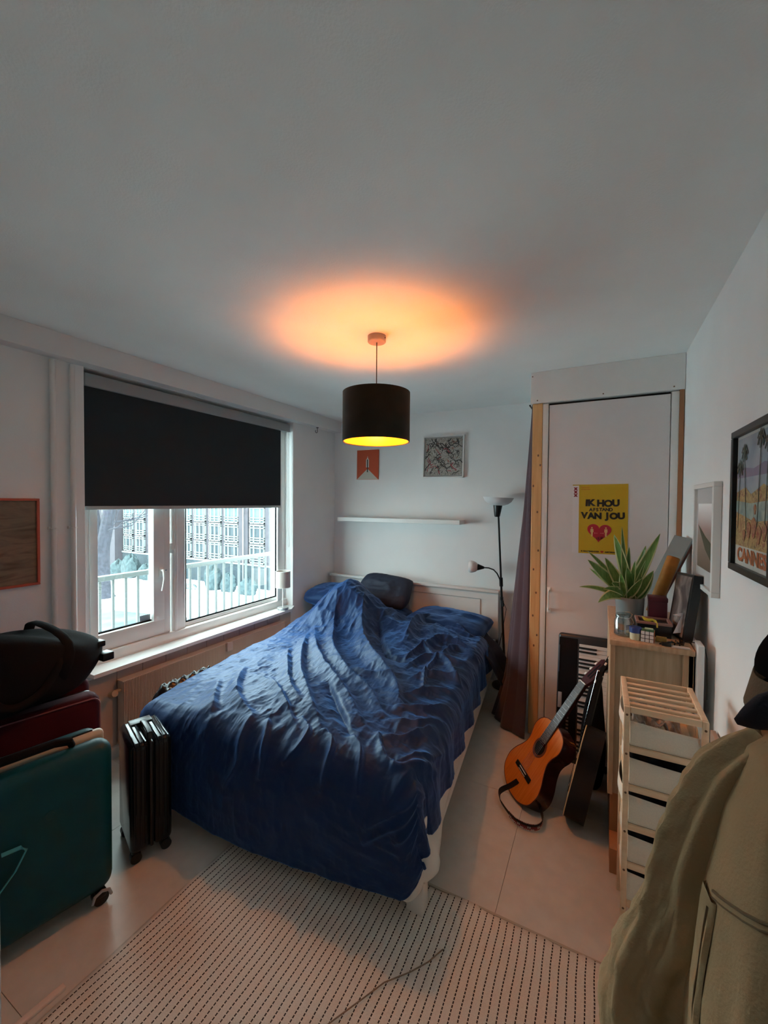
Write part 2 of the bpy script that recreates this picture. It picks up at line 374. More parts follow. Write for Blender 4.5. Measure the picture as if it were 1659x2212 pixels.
# ================================================================ OUTSIDE
K['snow'] = mat('snow', (.86, .88, .90), .9, noise=.03, nscale=.3)
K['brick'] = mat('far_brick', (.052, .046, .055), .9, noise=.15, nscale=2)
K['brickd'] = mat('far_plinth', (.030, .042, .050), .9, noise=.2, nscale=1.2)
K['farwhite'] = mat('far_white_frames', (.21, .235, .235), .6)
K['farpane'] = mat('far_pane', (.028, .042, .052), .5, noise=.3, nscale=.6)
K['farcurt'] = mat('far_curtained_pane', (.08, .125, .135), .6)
K['bark'] = mat('bark', (.034, .034, .045), .95, noise=.3, nscale=3)
K['hedge'] = mat('snowy_hedge', (.02, .035, .04), .95, nscale=1.5, col2=(.22, .26, .27))
K['asphalt'] = mat('wet_asphalt', (.03, .05, .06), .6, nscale=.3, col2=(.12, .15, .17))
K['rail'] = mat('rail_paint', (.085, .095, .092), .5)
GZ = -10.5
struct('ground', box(MB(), -130, -12, -30, 80, GZ - .5, GZ), K['snow'], )
rdm = MB(); prism(rdm, [(-34, 10), (-31, 30), (-50, 26), (-75, 20), (-90, 16), (-90, 6), (-34, 6)], GZ + .005, GZ + .03); struct('street_pavement', rdm, K['asphalt'])
# far apartment building
YFc = 43.0
ab = thing('apartment_building', 'long brick apartment block with white window bays across the snowy courtyard', 'building', (-60, YFc, GZ))
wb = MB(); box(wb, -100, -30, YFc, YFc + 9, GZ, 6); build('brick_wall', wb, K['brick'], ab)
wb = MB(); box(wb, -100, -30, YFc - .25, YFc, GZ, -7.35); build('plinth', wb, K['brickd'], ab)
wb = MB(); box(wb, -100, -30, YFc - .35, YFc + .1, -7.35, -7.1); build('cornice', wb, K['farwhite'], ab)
wb = MB(); box(wb, -76.8, -74.4, YFc - 1.5, YFc, GZ, 6); build('projecting_pier', wb, K['brick'], ab)
for x0, x1, y in ((-46.0, -44.2, .30), (-40.9, -39.2, .30), (-53.0, -52.3, .1), (-56.2, -55.7, .1), (-49.6, -49.1, .1)):
    wb = MB(); box(wb, x0, x1, YFc - y, YFc, -7.1, 6); build('brick_pier', wb, K['brick'], ab)
wb = MB(); cyl(wb, (-44.9, YFc - .5, GZ), (-44.9, YFc - .5, 6), .09, n=8); build('downpipe', wb, K['farwhite'], ab)
bays = [(-87.5, -85.2, 0), (-84.5, -82.0, 1), (-80.5, -78.0, 0), (-73.96, -71.4, 0), (-70.6, -68.1, 1), (-66.9, -64.4, 0), (-63.4, -60.9, 1), (-59.1, -56.35, 0), (-55.6, -53.05, 1), (-52.25, -49.7, 1), (-48.95, -46.1, 0), (-43.9, -41.1, 0), (-38.9, -36.2, 1)]
wid = 0
for (x0, x1, ty) in bays:
    for fz in range(5):
        zb = -7.0 + 2.8 * fz; wid += 1
        y = YFc - .32; w = x1 - x0; q = MB(); t = .09 * w / 2.5 * 1.2
        zt_ = zb + 2.62
        cols = [0, .27, .73, 1.0] if ty == 0 else [0, .14, .50, .86, 1.0]
        rows = [0, .17, .30, .86, 1.0] if ty == 0 else [0, .17, .32, .88, 1.0]
        for c in cols: xx = x0 + c * (w - t); box(q, xx, xx + t, y, YFc, zb, zt_)
        for i, r_ in enumerate(rows):
            zz = zb + r_ * (2.62 - t * 1.1); box(q, x0, x1, y, YFc, zz, zz + t * (1.5 if i in (0, 4) else 1.0))
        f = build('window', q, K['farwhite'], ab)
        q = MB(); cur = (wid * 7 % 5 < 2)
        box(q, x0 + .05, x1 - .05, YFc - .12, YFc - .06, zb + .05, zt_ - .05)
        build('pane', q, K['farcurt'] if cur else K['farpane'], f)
# snowy hedges along the building
def blob(m, c, r, seed, n=18, sq=(1, 1, 1)):
    rr = random.Random(seed); ph = [rr.uniform(0, 6.28) for _ in range(6)]
    P = []
    for j in range(n // 2 + 1):
        th = math.pi * j / (n // 2); row = []
        for i in range(n):
            a = 2 * math.pi * i / n; k = 1 + .12 * math.sin(3 * a + ph[0] + 2 * th) + .10 * math.sin(5 * a + ph[1]) * math.sin(4 * th + ph[2]) + .06 * math.sin(9 * a + ph[3] + 6 * th)
            row.append((c[0] + r * sq[0] * k * math.sin(th) * math.cos(a), c[1] + r * sq[1] * k * math.sin(th) * math.sin(a), c[2] + r * sq[2] * k * math.cos(th)))
        P.append(row)
    gridm(m, P, closed=True)
K['bush'] = mat('bush_snow_dusted', (.022, .036, .040), .95, nscale=2.2, col2=(.055, .08, .085))
for k, (x, y, r, h) in enumerate([(-70, 41, 1.9, 1.1), (-66.5, 40.8, 2.3, 1.4), (-62.5, 41, 2.0, 1.0), (-58, 41.2, 1.7, .8), (-47.5, 40.8, 1.9, 1.5), (-44.6, 41, 1.6, 1.2), (-41, 41, 1.8, 1.0)]):
    q = MB(); blob(q, (x, 39.6, GZ + h * .8), r * .72, k, 26, sq=(1.05, .7, h / 1.0))
    build('bush', q, K['bush'], label=['low snow dusted bush left of the big tree by the block', 'tall snow dusted bush seen through the left casement', 'rounded snowy bush right of the tallest one', 'low snowy bush just left of the mullion', 'dark bush behind the balcony bars in the right pane', 'smaller bush right of the dark bush at the block', 'rightmost snowy bush at the foot of the block'][k], cat='bush', group=None)
hq = MB()
for i in range(12): blob(hq, (-55.8 + i * .55, 38.2, GZ + .28), .5, 100 + i, 10, (1, .8, .8))
build('low_hedge', hq, K['hedge'], label='long low hedge edging the snowy lawn in the right pane', cat='hedge')
# big bare tree
def branch(m, p, d, L, r, depth, rr):
    pts = [p]; rs = [r]; q = Vector(p); dd = Vector(d).normalized()
    for i in range(4):
        dd = (dd + Vector((rr.uniform(-.16, .16), rr.uniform(-.16, .16), rr.uniform(-.05, .12)))).normalized(); q = q + dd * L / 4; pts.append(tuple(q)); rs.append(r * (1 - .13 * (i + 1)))
    tube(m, pts, rs, 7 if depth > 1 else 5)
    if depth > 0:
        for k in range(3):
            a = rr.uniform(0, 6.28); nd = (dd + Vector((math.cos(a), math.sin(a), .25)) * .62).normalized()
            branch(m, tuple(Vector(pts[2 + k % 3])), nd, L * .68, rs[2 + k % 3] * .62, depth - 1, rr)
tr = thing('bare_tree', 'huge forked bare tree rising from the snow beyond the balcony', 'tree', (-55.4, 29.4, GZ))
rr = random.Random(3); q = MB()
tube(q, [(-55.4, 29.4, GZ - .1), (-55.4, 29.4, GZ + .5), (-55.4, 29.4, GZ + 1.6), (-55.4, 29.4, GZ + 4.5), (-55.5, 29.4, GZ + 7.2)], [1.5, 1.1, .88, .80, .88], 14); build('trunk', q, K['bark'], tr)
q = MB(); tube(q, [(-55.6, 29.4, GZ + 6.2), (-56.4, 29.3, GZ + 8.8), (-57.2, 29.2, GZ + 12), (-57.6, 29, GZ + 16)], [.7, .60, .5, .35], 10)
tube(q, [(-55.3, 29.4, GZ + 6.2), (-54.4, 29.4, GZ + 9), (-53.7, 29.5, GZ + 12), (-52.9, 29.6, GZ + 16)], [.75, .72, .66, .5], 10); build('limb', q, K['bark'], tr)
q = MB()
for k in range(9):
    a = rr.uniform(0, 6.28); z = GZ + rr.uniform(5, 13); branch(q, (-55.4 + rr.uniform(-1, 1), 29.4, z), (math.cos(a), math.sin(a), .1), 4.2, .14, 2, rr)
build('branches', q, K['bark'], tr)
# parked cars, posts
def car(x, y, a, col, lab):
    t = thing('parked_car', lab, 'car', (x, y, GZ), a)
    cm_ = mat('car_paint', col, .35, coat=.3)
    q = MB(); prof = [(-2.1, .35), (-2.15, .75), (-1.9, .92), (-1.2, .98), (-.7, 1.42), (.75, 1.45), (1.45, .98), (2.05, .85), (2.15, .55), (2.1, .35)]
    M = Matrix(((1, 0, 0, 0), (0, 0, 1, 0), (0, 1, 0, 0), (0, 0, 0, 1))); prism(q, prof, -.85, .85, M); o = build('body', q, cm_, t, local=True); fixn(o)
    q = MB(); prism(q, [(-1.1, 1.0), (-.68, 1.37), (.72, 1.40), (1.3, 1.0)], -.86, .86, M); build('side_windows', q, K['farpane'], t, local=True)
    q = MB(); box(q, -1.9, 1.9, -.8, .8, 1.46, 1.50, .02) if False else box(q, -.6, .7, -.75, .75, 1.45, 1.50, .02); build('roof_snow', q, K['snow'], t, local=True)
    for sx in (-1.3, 1.3):
        for sy in (-.8, .8): build('wheel', cyl(MB(), (sx, sy - .1, .33), (sx, sy + .1, .33), .33, n=16), K['black'], t, local=True)
car(-43.2, 19.5, 2.2, (.10, .14, .17), 'grey car parked below the balcony, nearest the mullion')
car(-46.5, 18.8, 2.2, (.16, .24, .28), 'pale car parked second from the mullion, roof under snow')
car(-50.2, 18.4, 2.2, (.05, .08, .12), 'dark car parked leftmost below the balcony')
for k, (x, y, h) in enumerate([(-44.2, 22.6, 1.6), (-52.6, 26.2, 1.4)]):
    q = MB(); cyl(q, (x, y, GZ), (x, y, GZ + h), .06, n=8); box(q, x - .1, x + .1, y - .1, y + .1, GZ + h - .1, GZ + h + .03, .02); build('street_post', q, K['bark'], label=['slim dark post beside the parked cars under the casement', 'short dark post at the foot of the bare tree'][k], cat='post')
# balcony with railing
struct('balcony_slab', box(MB(), -3.98, -3.12, -.5, 5.6, -.25, -.05), K['rail'])
rl = thing('balcony_railing', 'pale metal balcony railing with upright bars outside the window', 'railing', (-3.9, 2.6, -.05))
q = MB(); box(q, -3.93, -3.87, -.5, 5.5, .985, 1.03, .006); build('handrail', q, K['rail'], rl)
q = MB(); box(q, -3.915, -3.885, -.5, 5.5, .04, .07, .004); build('bottom_rail', q, K['rail'], rl)
y = -.33
b0 = None
while y < 5.45:
    if b0 is None: b0 = build('baluster', box(MB(), -3.912, -3.888, y - .011, y + .011, -.05, .99, .002, 1), K['rail'], rl); yb = y
    else:
        o = b0.copy(); COL.objects.link(o); o.parent = rl; o.location = (b0.location.x, b0.location.y + (y - yb), b0.location.z)
    y += .113
# ================================================================ PENDANT LAMP
LX, LY = -1.152, 2.088
K['velvet'] = mat('dark_velvet_shade', (.014, .014, .011), .85, noise=.35, nscale=7, sheen=.08, bump=.1, bscale=300, spec=.15)
K['lining'] = mat('gold_lining', (.90, .50, .09), .32, metal=.55)
pd = thing('pendant_lamp', 'dark velvet drum pendant lamp with glowing gold inside above the bed', 'lamp', (LX, LY, ZC))
q = lathe(MB(), [(0, ZC), (.052, ZC), (.052, ZC - .032), (.049, ZC - .036), (0, ZC - .036)], 36, c=(LX, LY)); cp = build('ceiling_canopy', q, mat('grey_canopy', (.30, .28, .25), .45), pd)
q = MB(); cyl(q, (LX + .052, LY, ZC - .018), (LX + .056, LY, ZC - .018), .003, n=8); build('screw', q, K['blackmetal'], cp)
q = MB(); tube(q, [(LX, LY, ZC - .036), (LX, LY, 2.23)], .003, 8); build('cord', q, K['blackmetal'], pd)
SZ0, SZ1, SR = 2.048, 2.328, .193
q = lathe(MB(), [(SR - .0015, SZ0), (SR, SZ0), (SR, SZ1), (SR - .0015, SZ1)], 64, c=(LX, LY)); build('shade', q, K['velvet'], pd)
q = lathe(MB(), [(SR - .0016, SZ0 + .0002), (SR - .003, SZ0 + .0002), (SR - .003, SZ1 - .0002), (SR - .0016, SZ1 - .0002)], 64, c=(LX, LY)); build('shade_lining', q, K['lining'], pd)
q = MB()
for z in (SZ0 + .004, SZ1 - .004): tube(q, [(LX + (SR - .006) * math.cos(a), LY + (SR - .006) * math.sin(a), z) for a in np.linspace(0, 2 * math.pi, 65)], .003, 6, cap=False)
for k in range(3):
    a = k * 2.094; tube(q, [(LX + .02 * math.cos(a), LY + .02 * math.sin(a), SZ1 - .03), (LX + (SR - .006) * math.cos(a), LY + (SR - .006) * math.sin(a), SZ1 - .006)], .002, 6)
build('wire_ring', q, K['lining'], pd, kind=None)
q = lathe(MB(), [(0, 2.305), (.02, 2.305), (.022, 2.255), (.016, 2.25), (0, 2.25)], 20, c=(LX, LY)); build('socket', q, K['blackmat'], pd)
q = lathe(MB(), [(.012, 2.25), (.014, 2.235), (.028, 2.205), (.0295, 2.185), (.024, 2.163), (.012, 2.153), (0, 2.151)], 24, c=(LX, LY))
bulb = build('bulb', q, mat('lit_bulb', (1, .6, .25), .5, emis=(1.0, .30, .04), estr=425), pd)

# ================================================================ BED
FL, FR, HL, HR = np.array([-2.33, 1.447]), np.array([-.617, 1.55]), np.array([-2.79, 3.97]), np.array([-.87, 3.97])
def bp(s, t): return (FL * (1 - s) + FR * s) * (1 - t) + (HL * (1 - s) + HR * s) * t
bed = thing('double_bed', 'white wooden double bed with panelled headboard under the crumpled navy duvet', 'bed', (-1.6, 2.7, 0))
def slab(m, pts, z0, z1): prism(m, pts, z0, z1)
def strip(a, b, wd, z0, z1, off=0.0):
    a = np.array(a); b = np.array(b); d = (b - a) / np.linalg.norm(b - a); n = np.array([-d[1], d[0]])
    m = MB(); prism(m, [tuple(a + n * off), tuple(b + n * off), tuple(b + n * (off + wd)), tuple(a + n * (off + wd))], z0, z1); return m
fixn(build('foot_rail', strip(bp(0, 0), bp(1, 0), .025, .05, .36), K['bedwhite'], bed))
fixn(build('side_rail', strip(bp(1, .02), bp(1, 1), .025, .16, .40), K['bedwhite'], bed, label='side rail facing the guitars'))
fixn(build('side_rail', strip(bp(0, 1), bp(0, .02), .025, .16, .40), K['bedwhite'], bed))
for s, t, dx in ((1, 0, -.075), (0, 0, 0)):
    p = bp(s, t); q = MB(); box(q, p[0] + dx, p[0] + dx + .075, p[1] - .008, p[1] + .05, 0, .40, .003); build('leg', q, K['bedwhite'], bed)
HY = 3.985
q = MB(); box(q, -2.79, -.845, HY - .030, HY + .045, .845, .868, .003); build('headboard_cap', q, K['bedwhite'], bed)
q = MB(); box(q, -2.78, -.855, HY, HY + .035, .77, .845); box(q, -2.78, -.855, HY, HY + .035, .30, .40)
box(q, -.975, -.855, HY, HY + .035, 0, .77); box(q, -2.78, -2.66, HY, HY + .035, 0, .77); box(q, -1.87, -1.78, HY + .001, HY + .034, .40, .77)
build('headboard_frame', q, K['bedwhite'], bed)
for a, b in ((-1.78, -.975), (-2.66, -1.87)):
    q = MB(); box(q, a, b, HY + .022, HY + .03, .40, .77); box(q, a if b < -1 else a, b - .055, HY + .012, HY + .024, .40, .765, .002, 1); build('headboard_panel', q, K['bedwhite'], bed)
q = MB()
for k in range(12):
    t = .04 + k * .08; a = bp(.02, t); b = bp(.98, t); prism(q, [tuple(a), tuple(b), (b[0], b[1] + .08), (a[0], a[1] + .08)], .30, .315)
build('slat_base', q, K['ply'], bed, kind='stuff')
# mattress
def nsuper(n, p):
    out = []
    for i in range(n):
        a = 2 * math.pi * i / n; c, s = math.cos(a), math.sin(a); out.append((math.copysign(abs(c) ** (2 / p), c), math.copysign(abs(s) ** (2 / p), s)))
    return out
q = MB(); P = []
for z, k in ((.33, .93), (.34, .97), (.37, .985), (.45, .985), (.485, .975), (.50, .955), (.503, .90), (.504, .0)):
    P.append([(*bp(.5 + .5 * x * k, .5 + .5 * y * (k if k < .9 else k * .995)), z) for x, y in nsuper(96, 14)])
gridm(q, P, closed=True); mto = build('mattress', q, K['sheet'], label='white mattress lying in the bed frame under the duvet', cat='mattress')

# duvet
FOLDS = [([(0.30,0.80),(0.522,0.50),(0.77,0.30),(0.89,0.165)],0.04,0.055),
([(0.181,0.712),(0.47,0.364),(0.731,0.212),(0.85,0.122)],0.03,0.045),
([(0.158,0.578),(0.433,0.316),(0.648,0.184),(0.802,0.069)],0.028,0.045),
([(0.164,0.524),(0.374,0.262),(0.568,0.11),(0.706,0.004)],0.028,0.045),
([(0.187,0.387),(0.394,0.178),(0.557,0.085)],0.022,0.04),
([(0.134,0.215),(0.283,0.065),(0.466,-0.009)],0.022,0.045),
([(0.124,0.119),(0.279,-0.003),(0.38,-0.042)],0.02,0.05),
([(0.833,0.234),(0.947,0.3),(1.046,0.322)],0.02,0.025),
([(0.845,0.176),(0.965,0.201),(1.033,0.257)],0.02,0.025),
([(0.861,0.116),(0.963,0.132),(1.038,0.185)],0.018,0.025),
([(0.876,0.06),(0.944,0.082),(1.013,0.139)],0.016,0.025),
([(0.825,0.325),(0.904,0.383),(1.044,0.404)],0.022,0.025),
([(0.774,0.401),(0.852,0.484),(1.041,0.5)],0.026,0.03),
([(0.767,0.51),(0.839,0.648),(1.014,0.647)],0.03,0.035),
([(0.683,0.565),(0.666,0.771),(0.78,0.847),(0.97,0.777)],0.045,0.05),
([(0.695,0.017),(0.762,-0.015),(0.756,-0.073)],0.02,0.02),
([(0.786,0.03),(0.857,-0.005),(0.876,-0.055)],0.02,0.02),
([(0.599,0.039),(0.666,-0.009),(0.622,-0.05)],0.02,0.02),
([(0.5,0.008),(0.546,-0.03),(0.554,-0.081)],0.018,0.02),
([(0.857,0.07),(0.931,0.003),(1.001,-0.006)],0.018,0.02),
([(0.449,-0.002),(0.466,-0.063),(0.415,-0.118)],0.016,0.02),
([(1.054,-0.02),(0.99,-0.052),(0.888,-0.106)],0.02,0.03),
([(1.059,-0.036),(0.98,-0.084),(0.889,-0.129)],0.018,0.03),
([(1.049,-0.074),(0.98,-0.113)],0.015,0.03),
([(1.03,0.05),(1.001,-0.006),(0.957,-0.052)],0.018,0.03),
([(1.056,0.12),(1.009,0.043),(0.952,0.01)],0.016,0.025),
([(1.051,0.057),(1.0,0.006),(0.945,-0.01)],0.015,0.025),
([(0.433,0.742),(0.629,0.501),(0.793,0.443)],-0.03,0.05),
([(0.567,0.328),(0.678,0.303),(0.781,0.309)],0.015,0.03),
([(0.223,0.18),(0.424,0.11),(0.649,-0.014)],0.018,0.03),
([(0.56,0.206),(0.722,0.079),(0.786,0.03)],-0.02,0.03),
([(0.885,0.496),(0.881,0.375),(0.91,0.274)],0.02,0.02),
([(0.885,0.496),(0.947,0.465),(1.021,0.367)],0.02,0.02),
([(0.885,0.496),(0.787,0.56),(0.747,0.464)],0.022,0.02),
([(0.885,0.496),(0.927,0.614),(1.044,0.576)],0.022,0.02)]
K['navy'] = mat('navy_cotton', (.0065, .020, .078), .5, noise=.05, nscale=4, bump=.2, bscale=90, sheen=.62, spec=.3)
K['navy'].node_tree.nodes['Principled BSDF'].inputs['Sheen Tint'].default_value = (.16, .42, 1, 1); K['navy'].node_tree.nodes['Principled BSDF'].inputs['Sheen Roughness'].default_value = .45; K['navy'].node_tree.nodes['Principled BSDF'].inputs['Specular Tint'].default_value = (.40, .68, 1, 1)
K['navydark'] = mat('dark_navy_cotton', (.008, .014, .035), .7, bump=.25, bscale=90)
W_, T_ = 1.85, 2.5
def segd(px, py, pts):
    best = np.full(px.shape, 1e9); sg = np.ones(px.shape); tt = np.zeros(px.shape); L = 0; tot = sum(math.dist(a, b) for a, b in zip(pts[:-1], pts[1:]))
    for a, b in zip(pts[:-1], pts[1:]):
        dx, dy = b[0] - a[0], b[1] - a[1]; l2 = dx * dx + dy * dy
        k = np.clip(((px - a[0]) * dx + (py - a[1]) * dy) / l2, 0, 1); d = np.hypot(px - a[0] - k * dx, py - a[1] - k * dy)
        m = d < best; best = np.where(m, d, best); sg = np.where(m, np.sign(dx * (py - a[1]) - dy * (px - a[0])), sg); tt = np.where(m, (L + k * math.sqrt(l2)) / tot, tt); L += math.sqrt(l2)
    return best, tt, sg
def smooth_poly(pts, n=8):
    P = [np.array(p, float) for p in pts]; P = [2 * P[0] - P[1]] + P + [2 * P[-1] - P[-2]]; out = []
    for i in range(1, len(P) - 2):
        for k in range(n):
            t = k / n; a, b, c, d = P[i - 1], P[i], P[i + 1], P[i + 2]
            out.append(tuple(.5 * ((2 * b) + (-a + c) * t + (2 * a - 5 * b + 4 * c - d) * t * t + (-a + 3 * b - 3 * c + d) * t ** 3)))
    return out + [tuple(P[-2])]
def duvet(oL, oR, oT, tend, zt, inset, wr, n=(420, 480), rad=.075, hole=0):
    nx, ny = n
    S, T = np.meshgrid(np.linspace(-oL, W_ + oR, nx), np.linspace(-oT, tend * T_, ny))
    eS = np.where(S < 0, S, np.where(S > W_, S - W_, 0)); eT = np.where(T < 0, -T, 0.0)
    oS = np.where(S < 0, oL, oR); a = np.abs(eS) / oS; b = eT / oT; ang = np.arctan2(b, a)
    Lm = oS * np.cos(ang) ** 2 + oT * np.sin(ang) ** 2; e = np.maximum(a, b) * Lm
    if wr == 1: e = e * (1 - (b > 0) * b * (.13 * np.clip((S - W_ * .68) / (W_ * .32), 0, 1) + .12 * np.clip((W_ * .35 - S) / (W_ * .35), 0, 1) + .02))
    dS = np.cos(ang) * np.sign(eS); dT = -np.sin(ang)
    inside = (a == 0) & (b == 0); dS = np.where(inside, 0, dS); dT = np.where(inside, 0, dT)
    R = rad; arc = np.minimum(e / R, 1.45)
    out = R * np.sin(arc) + np.maximum(0, e - 1.45 * R) * math.cos(1.45); dn = R * (1 - np.cos(arc)) + np.maximum(0, e - 1.45 * R) * math.sin(1.45)
    s = (inset[0] + np.clip(S, 0, W_) / W_ * (W_ - inset[0] - inset[1])) / W_; t = (inset[2] + np.clip(T, 0, T_) / T_ * (T_ - inset[2])) / T_
    X = (FL[0] * (1 - s) + FR[0] * s) * (1 - t) + (HL[0] * (1 - s) + HR[0] * s) * t
    Y = (FL[1] * (1 - s) + FR[1] * s) * (1 - t) + (HL[1] * (1 - s) + HR[1] * s) * t
    # outward directions at the edges
    dirS = np.array([.995, .06]); dirT = np.array([-.11, .994])
    out2 = out
    X = X + dS * out2 * dirS[0] + dT * out2 * dirT[0]; Y = Y + dS * out2 * dirS[1] + dT * out2 * dirT[1]
    Z = zt - dn
    Pn = np.stack([X, Y, Z], -1)
    du = np.gradient(Pn, axis=1); dv = np.gradient(Pn, axis=0); N = np.cross(du, dv); N /= np.linalg.norm(N, axis=-1, keepdims=True) + 1e-12
    return S, T, s, t, Pn, N, e
def wrinkles(S, T):
    sx = S / W_; ty = T / T_
    # warp
    wx = S + .05 * (fbm(S * 3, T * 3, 3, 5) - .5); wy = T + .05 * (fbm(S * 3, T * 3, 3, 9) - .5)
    h = np.zeros_like(S)
    for pts, A, w in FOLDS:
        pp = [(p[0] * W_, p[1] * T_) for p in smooth_poly(pts)]
        d, tt, sg = segd(wx, wy, pp); d = d / np.where(sg > 0, .62, 1.7); tap = np.sin(np.pi * np.clip(tt, 0, 1)) ** .6
        h += A * 1.9 * tap * (np.exp(-(d / w) ** 2 * 1.3) * .6 + np.exp(-d / (w * .55)) * .4)
    # directional fine wrinkles: long folds to the left, cross wrinkles to the right
    ang = np.deg2rad(-38); u = wx * np.cos(ang) + wy * np.sin(ang); v = -wx * np.sin(ang) + wy * np.cos(ang)
    left = 1 / (1 + np.exp((sx - .72) * 18)); 
    f1 = fbm(v * 2.2 + 7, u * 9, 3, 31, True) - .5
    f2 = fbm(wx * 3.0 + 2, wy * 13 + wx * 2, 3, 47, True) - .5
    h += left * .015 * f1 + (1 - left) * .020 * f2 + .016 * (fbm(wx * 11, wy * 11, 3, 3, True) - .5) + .05 * (fbm(wx * 2.2, wy * 2.2, 2, 77) - .4)
    return h
S, T, s, t, Pn, N, e = duvet(.16, .27, .55, .86, .535, (.10, .085, .04), 1)
h = wrinkles(S, T)
hang = np.clip(e / .12, 0, 1); h = h * (1 - .35 * hang)
zz = Pn[..., 2]; X, Y = Pn[..., 0], Pn[..., 1]
g = lambda cx, cy, sx, sy, p=1: np.exp(-((((X - cx) / sx) ** 2 + ((Y - cy) / sy) ** 2) ** p))
up = .25 * g(-2.30, 3.38, .27, .33, 1.2) + .19 * g(-2.02, 3.42, .34, .34, 1.2) + .06 * g(-1.25, 3.35, .45, .28) + .05 * g(-1.5, 2.2, .8, .9) + .03 * g(-1.45, 1.75, .5, .2)
hd_ = g(-2.15, 3.25, .55, .42) + .6 * g(-1.25, 3.1, .5, .5)
up += hd_ * (.10 * (fbm(X * 4.5 + 3 + .4 * Y, Y * 3.2, 3, 66, True) - .5) + .035 * (fbm(X * 12 + 2 * Y, Y * 7, 2, 91, True) - .5))
Pn = Pn + N * (h + .012)[..., None]; Pn[..., 2] += up
# hems sag differently, end flap folds down onto the pillows
Pn[..., 0] += .30 * np.clip((t - .62) / .24, 0, 1) ** 1.5 * np.clip(1 - s, 0, 1) ** 2
foot = np.clip((-T - .05) / .55, 0, 1)
Pn[..., 1] -= .035 * np.sin(np.pi * np.clip(foot, 0, 1) ** .8) * (.6 + .4 * np.sin(s * 3.1)) 
Pn[..., 0] += .018 * np.sin(T * 21) * np.clip((S - W_) / .3, 0, 1)
endf = np.clip((t - .80) / .06, 0, 1) ** 2
Pn[..., 2] -= endf * .05 * (1 + .5 * np.sin(S * 17))
Pn[..., 1] += .06 * np.sin(S * 5.5 + 1) * np.clip((t - .6) / .26, 0, 1)
Pn[..., 2] = np.maximum(Pn[..., 2], .02)
q = MB(); gridm(q, Pn.tolist())
dv = build('duvet', q, K['navy'], ang=180, label='crumpled navy blue duvet spread over the whole bed', cat='duvet')
md = dv.modifiers.new('t', 'SOLIDIFY'); md.thickness = .006; md.offset = -1
# white sheet peeking out at the foot corner
S, T, s, t, Pn, N, e = duvet(.10, .30, .44, .9, .508, (.08, .07, .04), 0, (120, 150), .05)
bul = np.exp(-(((S - (W_ + .2)) / .25) ** 2 + ((T + .12) / .30) ** 2))
Pn = Pn + N * (.075 * bul * np.clip((e - .20) / .12, 0, 1) + .012 * (fbm(S * 6, T * 6, 2, 8) - .5))[..., None]
keep = 0.5
lo_ = int(120 * .60); q = MB(); gridm(q, Pn[:70, lo_:].tolist())
ss = build('bed_sheet', q, K['sheet'], ang=180, label='white sheet corner hanging out below the duvet at the foot of the bed', cat='sheet')
md = ss.modifiers.new('t', 'SOLIDIFY'); md.thickness = .004; md.offset = -1

def pillow(name, c, size, rot, mt, lab, seed=1):
    L, Wd, H = size; M = Matrix.Translation(c) @ rot
    P = []; n = 44
    U, V = np.meshgrid(np.linspace(-1, 1, n), np.linspace(-1, 1, n))
    def side(sg):
        f = (np.maximum(0, 1 - np.abs(U) ** 3) ** .5 * np.maximum(0, 1 - np.abs(V) ** 3) ** .5) ** .8
        k = 1 - .10 * (U ** 2) * (1 - V ** 2) * 0
        x = U * L / 2 * (1 - .09 * V ** 4 + .03 * np.sin(3 * V + seed)); y = V * Wd / 2 * (1 - .12 * U ** 4 + .05 * np.sin(2.5 * U + seed))
        z = sg * H / 2 * f * (1 + .5 * (fbm(U * 1.6 + seed, V * 1.6, 3, seed * 7 + int(sg) + 2, True) - .5)) + .012 * f * (fbm(U * 5 + seed, V * 5, 3, seed, True) - .5)
        return np.stack([x, y, z], -1)
    q = MB(); gridm(q, side(1).tolist(), M); gridm(q, side(-1)[:, ::-1].tolist(), M)
    o = build(name, q, mt, ang=180, label=lab, cat='pillow')
    b = bmesh.new(); b.from_mesh(o.data); bmesh.ops.remove_doubles(b, verts=b.verts, dist=1e-4); b.to_mesh(o.data); b.free(); return o
RX = lambda a: Matrix.Rotation(a, 4, 'X'); RY = lambda a: Matrix.Rotation(a, 4, 'Y'); RZ = lambda a: Matrix.Rotation(a, 4, 'Z')
pillow('pillow', (-2.44, 3.70, .575), (.62, .44, .15), RZ(.05), K['navy'], 'flat navy pillow at the window side, lowest of the pile', 1)
pillow('pillow', (-2.50, 3.66, .715), (.62, .46, .16), RZ(.12) @ RX(.15), K['navy'], 'blue pillow piled on another at the window corner', 2)
pillow('pillow', (-1.99, 3.79, .775), (.62, .40, .17), RZ(-.04) @ RX(.75), K['navydark'], 'dark navy pillow propped against the headboard centre', 3)
pillow('pillow', (-1.93, 3.66, .575), (.55, .40, .13), RZ(0.0), K['navy'], 'navy pillow hidden under the propped dark one', 6)
pillow('pillow', (-1.25, 3.67, .58), (.78, .50, .18), RZ(-.10) @ RX(.10), K['navy'], 'navy pillow lying flat at the door side of the bed', 4)
# clothing heap dropping off the mattress at the head corner
q = MB(); P = []
for j in range(30):
    v = j / 29; row = []
    for i in range(30):
        u = i / 29; x = -1.10 + .42 * u + .02 * math.sin(v * 11); y = 3.30 + .42 * v + .03 * math.sin(u * 7)
        z = .56 - .02 * u - .26 * max(0, (u - .45) / .55) ** 1.6 + .025 * math.sin(v * 14 + 3 * u) * (.4 + u) + .012 * math.sin(u * 18)
        row.append((x, y, z))
    P.append(row)
gridm(q, P); o = build('throw', q, K['navydark'], ang=180, label='dark navy cloth sliding off the head corner of the bed towards the curtain', cat='cloth')
md = o.modifiers.new('t', 'SOLIDIFY'); md.thickness = .012

